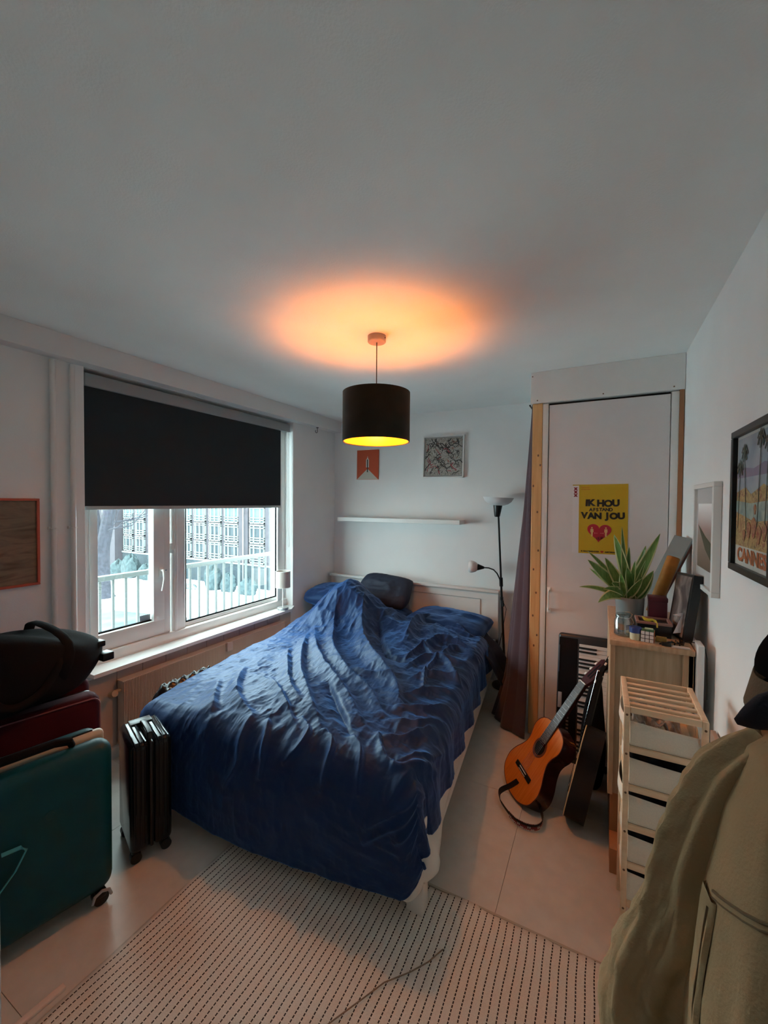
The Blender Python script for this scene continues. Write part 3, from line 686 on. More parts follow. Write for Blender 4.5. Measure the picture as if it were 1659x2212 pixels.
# ================================================================ BACK WALL
q = MB(); box(q, -2.655, -1.222, 3.915, YB, 1.488, 1.532, .002, 1); build('wall_shelf', q, K['trim'], label='long empty white floating shelf on the back wall above the bed', cat='shelf')
def paint(name, cols, scale=8, dist=2.0, stretch=(1, 1, 1), rough=.6):
    m = bpy.data.materials.new(name); m.use_nodes = True; nt = m.node_tree; b = nt.nodes['Principled BSDF']; b.inputs['Roughness'].default_value = rough
    tc = nt.nodes.new('ShaderNodeTexCoord'); mp = nt.nodes.new('ShaderNodeMapping'); mp.inputs['Scale'].default_value = stretch
    n = nt.nodes.new('ShaderNodeTexNoise'); n.inputs['Scale'].default_value = scale; n.inputs['Detail'].default_value = 4; n.inputs['Distortion'].default_value = dist
    r = nt.nodes.new('ShaderNodeValToRGB'); r.color_ramp.interpolation = 'LINEAR'
    while len(r.color_ramp.elements) < len(cols): r.color_ramp.elements.new(.5)
    for e_, (p, c) in zip(r.color_ramp.elements, cols): e_.position = p; e_.color = (*c, 1)
    nt.links.new(tc.outputs['Object'], mp.inputs[0]); nt.links.new(mp.outputs[0], n.inputs['Vector']); nt.links.new(n.outputs['Fac'], r.inputs[0]); nt.links.new(r.outputs[0], b.inputs['Base Color']); return m
pa = thing('abstract_painting', 'white framed square abstract painting of tangled grey and red strokes', 'painting', (-1.455, YB, 2.18), M=Matrix.Translation((-1.455, YB, 2.18)) @ RY(.012))
q = MB(); w, hh_ = .222, .217
for a in ((-w, w, hh_ - .012, hh_), (-w, w, -hh_, -hh_ + .012), (-w, -w + .012, -hh_, hh_), (w - .012, w, -hh_, hh_)): box(q, a[0], a[1], -.035, -.002, a[2], a[3], .0015, 1)
build('frame', q, K['trim'], pa, local=True)
q = MB(); box(q, -w + .012, w - .012, -.016, -.004, -hh_ + .012, hh_ - .012); build('backing', q, mat('grey_mount', (.36, .36, .35), .8), pa, local=True)
q = MB(); box(q, -w + .024, w - .024, -.022, -.016, -hh_ + .026, hh_ - .026)
cv = build('canvas', q, paint('tangled_paint', [(.30, (.04, .04, .04)), (.40, (.22, .21, .19)), (.47, (.48, .45, .42)), (.53, (.10, .10, .07)), (.58, (.45, .42, .38)), (.66, (.20, .18, .13)), (.72, (.30, .04, .04))], 9, 3.5), pa, local=True)
rr = random.Random(5); qr = MB(); qk = MB()
for k in range(80):
    cx, cz = rr.uniform(-.17, .17), rr.uniform(-.165, .165); a = rr.uniform(0, 3.14); L = rr.uniform(.02, .05); mm = qr if k % 7 == 0 else qk
    pts = [(cx + math.cos(a + .5 * math.sin(3 * u)) * L * u, -.0225, cz + math.sin(a + .7 * math.sin(2 * u + k)) * L * u) for u in np.linspace(-1, 1, 6)]
    tube(mm, pts, .005 if k % 4 == 0 else .0036, 5, ry=.0008)
build('red_strokes', qr, mat('red_paint', (.28, .02, .03), .5), cv, local=True, kind='stuff'); build('black_strokes', qk, mat('black_paint', (.02, .02, .02), .5), cv, local=True, kind='stuff')
op = thing('orange_print', 'small orange print with white triangle and black bar under the pendant lamp', 'picture', (-2.364, YB, 2.13), M=Matrix.Translation((-2.364, YB, 2.13)) @ RY(.01))
q = MB(); box(q, -.142, .142, -.012, -.001, -.168, .168, .001, 1); bd = build('board', q, mat('orange_print_red', (.52, .075, .02), .6), op, local=True)
def flat(name, pts, y, mt, par):
    q = MB(); M = Matrix(((1, 0, 0, 0), (0, 0, 1, 0), (0, 1, 0, 0), (0, 0, 0, 1))); prism(q, pts, y, y + .0006, M); return fixn(build(name, q, mt, par, local=True))
flat('white_triangle', [(-.138, -.166), (.138, -.166), (.0, -.045)], -.0128, mat('print_white', (.55, .53, .46), .7), bd)
flat('white_bar', [(-.020, -.03), (.018, -.03), (.018, .055), (.006, .075), (0, .10), (-.006, .075), (-.020, .055)], -.0132, mat('print_white2', (.62, .58, .52), .7), bd)
flat('black_bar', [(-.007, -.085), (.006, -.085), (.006, .055), (0, .065), (-.007, .055)], -.0138, K['black'], bd)

# floor lamp
fx, fy = -.845, 3.93
ldl = thing('floor_lamp', 'black uplighter floor lamp with white bowl and a bent reading arm', 'lamp', (-.76, 3.90, 0))
def axis(z): return (-.76 - .085 * z / 1.6, 3.90, z)
q = lathe(MB(), [(0, 0), (.12, 0), (.12, .012), (.03, .022), (.012, .04), (0, .04)], 32, c=(-.76, 3.90)); build('base', q, K['blackmetal'], ldl)
q = MB(); tube(q, [axis(.03), axis(.8), axis(1.02), axis(1.58)], [.011, .011, .0095, .0085], 10); tube(q, [axis(.93), axis(1.01)], .017, 10); tube(q, [axis(.80), axis(.83)], .014, 10); build('pole', q, K['blackmetal'], ldl)
bx, by, _ = axis(1.6)
Ml = Matrix.Translation((bx - .012, by, 1.575)) @ RY(.05)
q = lathe(MB(), [(0, 0), (.021, 0), (.026, .01), (.041, .105), (.041, .112), (0, .112)], 24, Ml); build('socket_cone', q, K['blackmetal'], ldl)
q = lathe(MB(), [(0, .106), (.05, .108), (.09, .122), (.12, .145), (.137, .176), (.140, .182), (.134, .180), (.116, .150), (.088, .128), (.05, .114), (0, .112)], 40, Ml); build('uplight_bowl', q, K['opal'], ldl)
q = MB(); p0 = Vector(axis(.955)); tube(q, [p0, p0 + Vector((-.015, -.01, .05)), p0 + Vector((-.035, -.02, .095)), p0 + Vector((-.065, -.03, .128)), p0 + Vector((-.11, -.035, .142)), p0 + Vector((-.155, -.04, .142))], .0065, 8); arm = build('gooseneck_arm', q, K['blackmetal'], ldl)
e0 = p0 + Vector((-.150, -.04, .142)); d = Vector((-1, -.15, .03)).normalized()
Ms = Matrix.Translation(e0) @ d.to_track_quat('Z', 'Y').to_matrix().to_4x4()
q = lathe(MB(), [(0, 0), (.010, 0), (.014, .01), (.032, .06), (0, .062)], 20, Ms); build('reading_cone', q, K['blackmetal'], ldl)
q = lathe(MB(), [(.026, .056), (.045, .075), (.056, .105), (.058, .125), (.050, .142), (.046, .142), (.052, .125), (.050, .105), (.04, .078), (.022, .060)], 24, Ms); build('reading_shade', q, K['opal'], ldl)
q = MB(); tube(q, [axis(.9), (-.80, 3.91, .8), (-.765, 3.92, .72), (-.80, 3.93, .5), (-.83, 3.93, .35), (-.79, 3.94, .02)], .0028, 6); tube(q, [(-.795, 3.895, .80), (-.788, 3.893, .745)], .010, 8); build('lamp_cord', q, K['blackmetal'], ldl)

# table lamp on the sill
tl = thing('table_lamp', 'small table lamp with pale drum shade on the right end of the sill', 'lamp', (-2.80, 3.17, .623))
tx, ty, tz = -2.80, 3.17, .623
q = lathe(MB(), [(0, tz), (.052, tz), (.055, tz + .004), (.055, tz + .022), (.050, tz + .026), (0, tz + .026)], 32, c=(tx, ty)); build('base', q, mat('brushed_base', (.45, .45, .44), .3, metal=.6), tl)
q = MB(); tube(q, [(tx, ty, tz + .02), (tx, ty, tz + .28)], .005, 8); build('stem', q, K['white'], tl)
q = lathe(MB(), [(.071, tz + .225), (.072, tz + .225), (.072, tz + .385), (.071, tz + .385), (.0695, tz + .385), (.0695, tz + .225), (.071, tz + .225)], 36, c=(tx, ty)); build('shade', q, mat('taupe_shade', (.50, .45, .41), .9, bump=.1, bscale=400), tl)
q = MB()
for z in (tz + .226, tz + .385): tube(q, [(tx + .0705 * math.cos(a), ty + .0705 * math.sin(a), z) for a in np.linspace(0, 6.2832, 33)], .0022, 6, cap=False)
build('shade_trim', q, K['white'], tl)
q = MB(); tube(q, [(tx, ty + .05, tz + .006), (-2.83, 3.27, .628), (-2.86, 3.30, .627)], .002, 6); build('cord', q, K['white'], tl)

# left wall picture
cf = thing('framed_map', 'coral red framed brown antique print on the wall at far left', 'picture', (XL, .955, 1.465), M=Matrix.Translation((XL, .955, 1.465)) @ Matrix.Rotation(math.pi / 2, 4, 'Z'))
def frame_parts(par, w, h_, fw, dep, mf, inner, inset=.012, names=('frame', 'print'), glass=False):
    q = MB()
    for a in ((-w, w, h_ - fw, h_), (-w, w, -h_, -h_ + fw), (-w, -w + fw, -h_ + fw, h_ - fw), (w - fw, w, -h_ + fw, h_ - fw)): box(q, a[0], a[1], -dep, -.001, a[2], a[3], .002, 1)
    build(names[0], q, mf, par, local=True)
    q = MB(); box(q, -w + fw, w - fw, -dep + inset, -.003, -h_ + fw, h_ - fw); return build(names[1], q, inner, par, local=True)
frame_parts(cf, .205, .243, .013, .022, K['orangeframe'], paint('antique_print', [(.30, (.10, .07, .04)), (.45, (.17, .125, .08)), (.55, (.21, .16, .105)), (.75, (.13, .09, .055))], 6, 1.5, (.6, 1, 3)))

# ================================================================ LUGGAGE
def luggage_shell(m, w, t0, t1, z0, z1, r, seg=4): box(m, -w / 2, w / 2, t0, t1, z0, z1, r, seg)
# teal hard shell: local x = width, local -y = face towards the room
aw = math.radians(90 - 11.6)
ts = thing('teal_suitcase', 'big teal hard shell suitcase with cream rim at far left on the floor', 'suitcase', M=Matrix.Translation((-1.978, .783, 0)) @ Matrix.Rotation(aw, 4, 'Z'))
w = .50
q = MB(); box(q, -w / 2, w / 2, -.125, -.008, .055, .69, .055, 5); build('front_shell', q, K['teal'], ts, local=True)
q = MB(); box(q, -w / 2 + .003, w / 2 - .003, .012, .125, .06, .685, .055, 5); build('back_shell', q, K['teal'], ts, local=True)
q = MB(); box(q, -w / 2 + .006, w / 2 - .006, -.022, .026, .062, .70, .02, 3); rm = build('cream_rim', q, K['cream'], ts, local=True)
q = MB(); tube(q, [(-w / 2 + .02, .002, .10), (-w / 2 - .002, .002, .14), (-w / 2 - .002, .002, .62), (-w / 2 + .05, .002, .702), (w / 2 - .05, .002, .702), (w / 2 - .004, .002, .64), (w / 2 - .004, .002, .14)], .004, 6); build('zipper', q, K['black'], rm, local=True)
q = MB(); tube(q, [(-.16, -.045, .69), (-.15, -.05, .715), (-.10, -.052, .728), (.06, -.052, .728), (.11, -.05, .715), (.12, -.045, .69)], [.012, .016, .016, .016, .016, .012], 10); build('carry_handle', q, K['blackmat'], ts, local=True)
for x in (-.2, .2):
    for y in (-.09, .09):
        q = MB(); cyl(q, (x, y - .022, .028), (x, y + .022, .028), .028, n=20); box(q, x - .02, x + .02, y - .026, y + .026, .03, .062, .008); wo = build('wheel', q, K['black'], ts, local=True)
        q = MB(); tube(q, [(x - .034, y - .028, .03), (x - .026, y - .029, .055), (x, y - .030, .066), (x + .026, y - .029, .055), (x + .034, y - .028, .03)], .006, 8); build('wheel_cover', q, mat('grey_cover', (.3, .3, .32), .4), wo, local=True)
q = lathe(MB(), [(0, 0), (.017, 0), (.019, .0015), (.019, .003), (.014, .003), (.013, .0015), (0, .0015)], 24, Matrix.Translation((.03, -.125, .49)) @ RX(math.pi / 2)); build('round_badge', q, K['teal'], ts, local=True)
q = MB(); tube(q, [(-.11, -.13, .43), (-.06, -.145, .435), (-.045, -.15, .42), (-.075, -.148, .36), (-.12, -.14, .30), (-.13, -.135, .20), (-.128, -.135, .12)], .008, 8, ry=.003); build('cyan_strap', q, K['cyan'], ts, local=True)
# burgundy soft case
bs = thing('burgundy_suitcase', 'tall burgundy soft suitcase standing behind the teal one', 'suitcase', M=Matrix.Translation((-2.345, .89, 0)) @ Matrix.Rotation(aw, 4, 'Z'))
w = .56
q = MB(); box(q, -w / 2, w / 2, -.145, -.018, .04, .755, .045, 4); build('front_body', q, K['burgundy'], bs, local=True)
q = MB(); box(q, -w / 2 + .004, w / 2 - .004, .004, .145, .04, .80, .05, 4); build('back_body', q, K['burgundy'], bs, local=True)
q = MB(); box(q, -w / 2 + .012, w / 2 - .012, -.03, .016, .05, .74, .02, 2); build('zip_band', q, K['black'], bs, local=True)
q = MB(); r_ = .045; pts = []
for cx, cz, a0 in ((w / 2 - r_, .755 - r_, 0), (-w / 2 + r_, .755 - r_, 90), (-w / 2 + r_, .085, 180), (w / 2 - r_, .085, 270)):
    for k in range(5): a = math.radians(a0 + k * 22.5); pts.append((cx + (r_ - .012) * math.cos(a), -.143, cz + (r_ - .012) * math.sin(a)))
pts.append(pts[0]); tube(q, pts, .0035, 6, cap=False); build('piping', q, K['piping'], bs, local=True)
for x in (-.2, .2): build('wheel', cyl(MB(), (x, -.12, .03), (x, -.08, .03), .03, n=16), K['black'], bs, local=True)
for x in (-.2, .2): build('foot', box(MB(), x - .02, x + .02, .06, .10, 0, .045, .004), K['black'], bs, local=True)
# black bag
db = thing('duffel_bag', 'black duffel bag slumped on top of the burgundy suitcase', 'bag', (-2.345, .90, .80))
P = []; NZ = 34; NA = 40
for j in range(NZ + 1):
    v = j / NZ; y = .28 + .93 * v
    k = math.sin(math.pi * min(1, max(0, v * .985 + .01))) ** .33 if v > .5 else (math.sin(math.pi * v) ** .4 if v > 0 else 0)
    if v > .8: k *= 1 - .22 * ((v - .8) / .2) ** 2
    row = []
    for i in range(NA):
        a = 2 * math.pi * i / NA; c, s_ = math.cos(a), math.sin(a)
        rx = .205 * math.copysign(abs(c) ** .75, c); rz = .150 * math.copysign(abs(s_) ** .7, s_)
        bump = 1 + .05 * math.sin(4 * a + 7 * v) + .05 * math.sin(11 * v + 2 * a) + .02 * math.sin(23 * v + 5 * a)
        top = .0 + .02 * math.sin(v * 5)
        row.append((-2.325 + .03 * (1 - v) + rx * k * bump * (1 + .18 * (1 - v)), y, .955 - .05 * (1 - v) ** 1.2 + rz * k * bump * (1 + .35 * (1 - v)) + top))
    P.append(row)
q = MB(); gridm(q, P, closed=True); build('bag_body', q, K['blackmat'], db, ang=180)
K['strap'] = mat('black_webbing', (.003, .003, .004), .7, bump=.2, bscale=500, spec=.12)
for y0_ in (.62, .97):
    q = MB()
    pts = [(-2.335 + .222 * math.cos(a), y0_ + .02 * math.sin(3 * a), .955 + .168 * math.sin(a)) for a in np.linspace(-1.2, 4.3, 26)]
    tube(q, pts, .004, 8, ry=.022); build('webbing_strap', q, K['strap'], db)
q = MB(); pts = [(-2.14, .66, 1.02), (-2.09, .68, .96), (-2.075, .72, .885), (-2.075, .78, .86), (-2.085, .86, .885), (-2.11, .93, .96), (-2.14, .95, 1.02)]; tube(q, smooth_poly(pts, 4), .006, 8, ry=.016); build('grab_handle', q, K['strap'], db)
q = MB(); box(q, -2.27, -2.205, 1.170, 1.225, .885, .925, .006); box(q, -2.29, -2.235, 1.16, 1.20, .955, .985, .006); build('side_buckle', q, K['black'], db)
# black hard case
bc = thing('black_suitcase', 'small black hard shell suitcase standing beside the foot of the bed', 'suitcase', M=Matrix.Translation((-1.985, 1.245, 0)) @ Matrix.Rotation(math.radians(160), 4, 'Z'))
K['gloss'] = mat('glossy_black_shell', (.004, .006, .009), .17, bump=.03, bscale=200, spec=.3)
q = MB(); box(q, -.135, .145, -.090, -.006, .05, .565, .028, 4); build('front_shell', q, K['gloss'], bc, local=True)
q = MB(); box(q, -.135, .145, .006, .090, .05, .565, .028, 4); build('back_shell', q, K['gloss'], bc, local=True)
q = MB(); box(q, -.130, .140, -.009, .009, .055, .562, .012, 2); build('zip_band', q, K['black'], bc, local=True)
for y in (-.068, -.048, -.028, .028, .048, .068):
    q = MB(); tube(q, [(-.136, y, .09), (-.136, y, .53), (-.128, y, .556), (-.105, y, .5665), (.115, y, .5665), (.138, y, .556), (.146, y, .53), (.146, y, .09)], .0035, 6); build('shell_rib', q, K['gloss'], bc, local=True)
q = MB(); tube(q, [(-.095, .0, .562), (-.088, .0, .588), (-.055, .0, .594), (.02, .0, .594), (.052, .0, .588), (.058, .0, .562)], [.006] * 6, 8, ry=.012); build('carry_handle', q, K['black'], bc, local=True)
q = MB(); box(q, .075, .135, -.05, .05, .560, .571, .004); build('pull_handle', q, K['black'], bc, local=True)
for x in (-.10, .11):
    for y in (-.064, .064):
        q = MB(); cyl(q, (x - .018, y, .024), (x + .018, y, .024), .024, n=18); cyl(q, (x, y, .03), (x, y, .058), .017, n=14); build('wheel', q, K['black'], bc, local=True)

# ================================================================ RUG and floor bits
m = bpy.data.materials.new('striped_rug'); m.use_nodes = True; nt = m.node_tree; b = nt.nodes['Principled BSDF']; b.inputs['Roughness'].default_value = .95
tc = nt.nodes.new('ShaderNodeTexCoord'); sp = nt.nodes.new('ShaderNodeSeparateXYZ'); nz = nt.nodes.new('ShaderNodeTexNoise'); nz.inputs['Scale'].default_value = 3.0; nz.inputs['Detail'].default_value = 2
nt.links.new(tc.outputs['Object'], sp.inputs[0]); nt.links.new(tc.outputs['Object'], nz.inputs['Vector'])
def mth(op, a, b_=None, c=None):
    n = nt.nodes.new('ShaderNodeMath'); n.operation = op
    for i, v in enumerate((a, b_, c)):
        if v is None: continue
        if isinstance(v, (int, float)): n.inputs[i].default_value = v
        else: nt.links.new(v, n.inputs[i])
    return n.outputs[0]
pitch = .0282
xd = mth('ADD', sp.outputs[0], mth('MULTIPLY', mth('SUBTRACT', nz.outputs['Fac'], .5), .022))
ph = mth('FRACT', mth('DIVIDE', xd, pitch)); line = mth('LESS_THAN', mth('ABSOLUTE', mth('SUBTRACT', ph, .5)), .078)
row = mth('FLOOR', mth('DIVIDE', xd, pitch))
dph = mth('FRACT', mth('ADD', mth('DIVIDE', sp.outputs[1], .0125), mth('MULTIPLY', row, .37))); dash = mth('LESS_THAN', dph, .72)
msk = mth('MULTIPLY', line, dash)
fine = nt.nodes.new('ShaderNodeTexNoise'); fine.inputs['Scale'].default_value = 250
nt.links.new(tc.outputs['Object'], fine.inputs['Vector'])
ra_ = nt.nodes.new('ShaderNodeValToRGB'); ra_.color_ramp.elements[0].color = (.58, .55, .50, 1); ra_.color_ramp.elements[1].color = (.82, .79, .72, 1); nt.links.new(fine.outputs['Fac'], ra_.inputs[0])
mx = nt.nodes.new('ShaderNodeMix'); mx.data_type = 'RGBA'; nt.links.new(msk, mx.inputs['Factor']); nt.links.new(ra_.outputs[0], mx.inputs['A']); mx.inputs['B'].default_value = (.028, .022, .024, 1)
nt.links.new(mx.outputs['Result'], b.inputs['Base Color'])
rib = mth('MULTIPLY', mth('ABSOLUTE', mth('SUBTRACT', ph, .5)), 2.0)
bpn = nt.nodes.new('ShaderNodeBump'); bpn.inputs['Strength'].default_value = .5; bpn.inputs['Distance'].default_value = .004
nt.links.new(mth('ADD', mth('POWER', rib, .4), mth('MULTIPLY', fine.outputs['Fac'], .5)), bpn.inputs['Height']); nt.links.new(bpn.outputs[0], b.inputs['Normal'])
P = []
for j in range(61):
    y = -.35 + 2.04 * j / 60
    P.append([(-1.592 + 1.70 * i / 60, y + .006 * math.sin(i * .5) * (j == 60), .004 + .003 * (1 + math.sin(i * .7 + j * .2)) * (.5 + .5 * math.sin(j * .31 + i * .05))) for i in range(61)])
rg = thing('striped_rug', 'beige flatwoven rug with thin dark dashed stripes at the foot of the bed', 'rug', (-.74, .67, 0))
q = MB(); gridm(q, P); o = build('woven_field', q, m, rg, ang=180); md = o.modifiers.new('t', 'SOLIDIFY'); md.thickness = .004; md.offset = -1
K['hem'] = mat('rug_hem', (.44, .39, .32), .95)
for y in (1.688, -.352): pbox('end_hem', rg, K['hem'], -1.592, .108, y, y + .012, .001, .007, r=.002, seg=1)
q = MB(); tube(q, [(-.50, 1.46, .012), (-.533, 1.393, .0125), (-.58, 1.33, .0125), (-.646, 1.259, .0125), (-.69, 1.18, .0125), (-.743, 1.087, .0125), (-.80, .98, .0125), (-.82, .80, .0125)], .0022, 6)
build('thin_line', q, mat('tan_line', (.24, .18, .13), .8), label='thin tan line running across the striped rug', cat='cord')  # thin tan tube tracing a line across the rug
q = MB(); box(q, -.012, .012, -.075, .075, 0, .012, .003, M=Matrix.Translation((-1.632, .655, .0)) @ RZ(-.06)); cl_ = build('wood_clip', q, mat('pale_wood_clip', (.75, .60, .52), .5), label='pale wooden hanger clip lying on the floor at bottom left', cat='clip')

# ================================================================ RIGHT SIDE FURNITURE
dk = thing('oak_cabinet', 'oak laminate cabinet by the right wall carrying the plant', 'cabinet', (.22, 2.62, 0))
CX0, CX1, CY0, CY1, CZ = .052, .385, 2.30, 3.06, 1.04
q = MB(); box(q, CX0 - .004, CX1 + .004, CY0 - .012, CY1, CZ - .026, CZ, .004, 2); build('top', q, K['oak'], dk)
q = MB(); box(q, CX0, CX1, CY0 + .018, CY0 + .028, .27, CZ - .026); build('end_panel', q, mat('oak_panel_dull', (.43, .32, .20), .55, stretch=(14, 14, 1.2), nscale=4, col2=(.54, .42, .29)), dk)
q = MB(); box(q, CX0, CX0 + .022, CY0, CY1, .27, CZ - .026, .002, 1); build('side_panel', q, K['oak'], dk)
q = MB(); box(q, CX1 - .040, CX1, CY0, CY0 + .04, .27, CZ - .026, .002, 1); box(q, CX1 - .018, CX1, CY0, CY1, .27, CZ - .026); build('side_panel', q, K['oak'], dk)
q = MB(); box(q, CX0 + .012, CX1, CY0 + .02, CY1, 0.0, .27); build('plinth', q, K['brownwood'], dk)
q = MB(); box(q, .062, .35, 2.145, 2.27, 0, .115, .003); build('wooden_box', q, K['brownwood'], label='low orange brown wooden box on the floor behind the drawer unit', cat='box')
q = MB(); box(q, .392, .418, 2.262, 2.36, 0, 1.075, .006); box(q, .394, .416, 2.36, 2.62, 0, 1.055, .006); build('white_board', q, mat('white_gloss_board', (.70, .75, .76), .25), label='tall white board squeezed between the oak cabinet and the wall', cat='board')
q = MB(); box(q, .43, .45, 1.78, 2.20, 0, .74, .004, M=Matrix.Identity(4)); build('brown_board', q, mat('tan_board', (.40, .26, .19), .6), label='tan board leaning on the right wall behind the drawer unit', cat='board')
# drawer unit
du = thing('drawer_unit', 'narrow pine frame unit with slatted top and five beige fabric drawers', 'drawers', (.216, 1.92, 0))
X0, X1, Y0, Y1, Z1 = .089, .344, 1.765, 2.075, .950
pw = .020
for x in (X0, X1 - pw):
    for y in (Y0, Y1 - .014): pbox('post', du, K['ply'], x, x + pw, y, y + .014, 0, Z1, r=.003)
zr = [.95 - .147 * k for k in range(6)]
for k, z in enumerate(zr):
    for y in (Y0, Y1 - .014): pbox('rail', du, K['ply'], X0 + pw, X1 - pw, y + .001, y + .013, z - .022, z, r=.002)
    for x in (X0 + .004, X1 - .014):
        if k > 0: pbox('side_runner', du, K['ply'], x, x + .010, Y0 + .014, Y1 - .014, z - .022, z - .006, r=.002)
for x in (X0, X1 - .020): pbox('top_side_rail', du, K['ply'], x, x + .020, Y0 + .013, Y1 - .013, Z1 - .016, Z1 + .001, r=.003)
for k in range(5):
    y = Y0 + .040 + k * .049; q = MB(); box(q, X0 + .019, X1 - .019, y, y + .020, Z1 - .013, Z1 - .002, .003); build('slat', q, K['ply'], du)
for x in (X0 + .010, X1 - .010):
    for z in zr: q = MB(); cyl(q, (x, Y0 - .0008, z - .03), (x, Y0 + .003, z - .03), .0042, n=12); build('peg', q, K['knot'], du)
for k in range(5):
    zt_ = zr[k] - .022 - (.030 if k == 0 else .016 + .006 * (k % 2)); zb_ = zr[k + 1] + .001
    lb = .016 if k in (0, 2) else .010
    q = MB(); P = []
    for (z, o_) in ((zb_, 0), (zb_ + .01, .4), ((zb_ + zt_) / 2, 1.0), (zt_ - .004, .9)):
        row = []
        for u in np.linspace(0, 1, 10): row.append((X0 + .022 + u * (X1 - X0 - .044), Y0 + .012 - .003 * o_ * math.sin(math.pi * u), z - (.012 * u if z > zt_ - .01 else 0)))
        for u in np.linspace(0, 1, 8)[1:]: row.append((X1 - .022, Y0 + .012 + u * (Y1 - Y0 - .03), z))
        for u in np.linspace(0, 1, 6)[1:]: row.append((X1 - .022 - u * (X1 - X0 - .044), Y1 - .018, z))
        for u in np.linspace(0, 1, 12)[1:-1]: row.append((X0 + .022 - lb * o_ * 2.0 * math.sin(math.pi * u) ** .7, Y1 - .018 - u * (Y1 - Y0 - .03), z))
        P.append(row)
    gridm(q, P, closed=True); n0 = len(P[0]); q.f.append(tuple(range(n0))); q.mi.append(0)
    o = build('fabric_drawer', q, K['drawerfab'], du, ang=50); md = o.modifiers.new('t', 'SOLIDIFY'); md.thickness = .002
    lw = []
# dark sheets added in the lower drawers to blacken their shaded gaps
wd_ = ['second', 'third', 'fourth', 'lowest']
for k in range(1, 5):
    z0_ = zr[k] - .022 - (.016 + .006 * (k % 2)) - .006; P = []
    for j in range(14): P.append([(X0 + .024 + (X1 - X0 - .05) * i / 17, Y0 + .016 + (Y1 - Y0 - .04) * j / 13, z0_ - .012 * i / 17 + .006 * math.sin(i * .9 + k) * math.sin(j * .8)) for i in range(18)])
    o = build('drawer_shade_fill', gridm(MB(), P), K['blackmat'], ang=180, label='added dark sheet shading the inside of the %s fabric drawer from the top' % wd_[k - 1] if k < 4 else 'added dark sheet shading the inside of the lowest fabric drawer', cat='shade fill', group='added dark sheets shading the fabric drawers'); md = o.modifiers.new('t', 'SOLIDIFY'); md.thickness = .02; md.offset = -1
q = MB(); P = []
for j in range(24):
    P.append([(-2.50 + .22 * i / 25, 1.52 + .45 * j / 23, .46 + .07 * math.sin(math.pi * min(1, (i / 25) * 1.2 + .05)) ** .6 - .20 * max(0, .25 - i / 25) / .25 - .22 * max(0, .2 - j / 23) / .2 + .018 * math.sin(j * 1.7 + 3 * math.sin(i * .3)) + .008 * math.sin(i * 1.3)) for i in range(26)])
o = build('crumpled_cover', gridm(q, P), mat('black_satin', (.006, .007, .010), .3), ang=180, label='shiny black crumpled cover poking out at the window side foot corner of the bed', cat='cloth'); md = o.modifiers.new('t', 'SOLIDIFY'); md.thickness = .006
# crumpled cloths in the top drawer
K['creamcloth'] = mat('cream_cloth', (.50, .42, .34), .9, nscale=30, col2=(.20, .17, .17))
q = MB(); P = []
for j in range(26):
    row = []
    for i in range(30):
        u, v = i / 29, j / 25; row.append((X0 + .028 + u * .16, Y0 + .022 + v * .2, .893 + .026 * math.sin(u * 13 + 2 * math.sin(v * 5)) * math.sin(v * 8 + u * 3) + .012 * math.sin(u * 31 + v * 11) - .02 * u))
    P.append(row)
gridm(q, P); o = build('crumpled_cloth', q, K['creamcloth'], ang=180, label='crumpled cream cloth stuffed in the top fabric drawer', cat='cloth'); md = o.modifiers.new('t', 'SOLIDIFY'); md.thickness = .003

# ---- things on the cabinet
# plant
pt = thing('potted_plant', 'green snake plant with cream edged leaves in a grey pot on the cabinet', 'plant', (.150, 2.66, CZ))
px_, py_ = .150, 2.66
q = lathe(MB(), [(0, CZ), (.060, CZ), (.064, CZ + .004), (.0705, CZ + .135), (.0705, CZ + .150), (.0665, CZ + .150), (.0655, CZ + .125), (0, CZ + .125)], 40, c=(px_, py_)); po2 = build('pot', q, mat('grey_pot', (.20, .235, .24), .6), pt)
q = lathe(MB(), [(0, CZ + .134), (.066, CZ + .130), (.066, CZ + .126)], 24, c=(px_, py_)); build('soil', q, mat('soil', (.03, .02, .015), .95, noise=.3, nscale=60), po2)
K['leaf'] = mat('leaf_green', (.07, .17, .03), .42, stretch=(30, 30, 4), nscale=3, col2=(.16, .29, .07)); K['leafedge'] = mat('leaf_cream', (.50, .52, .26), .45)
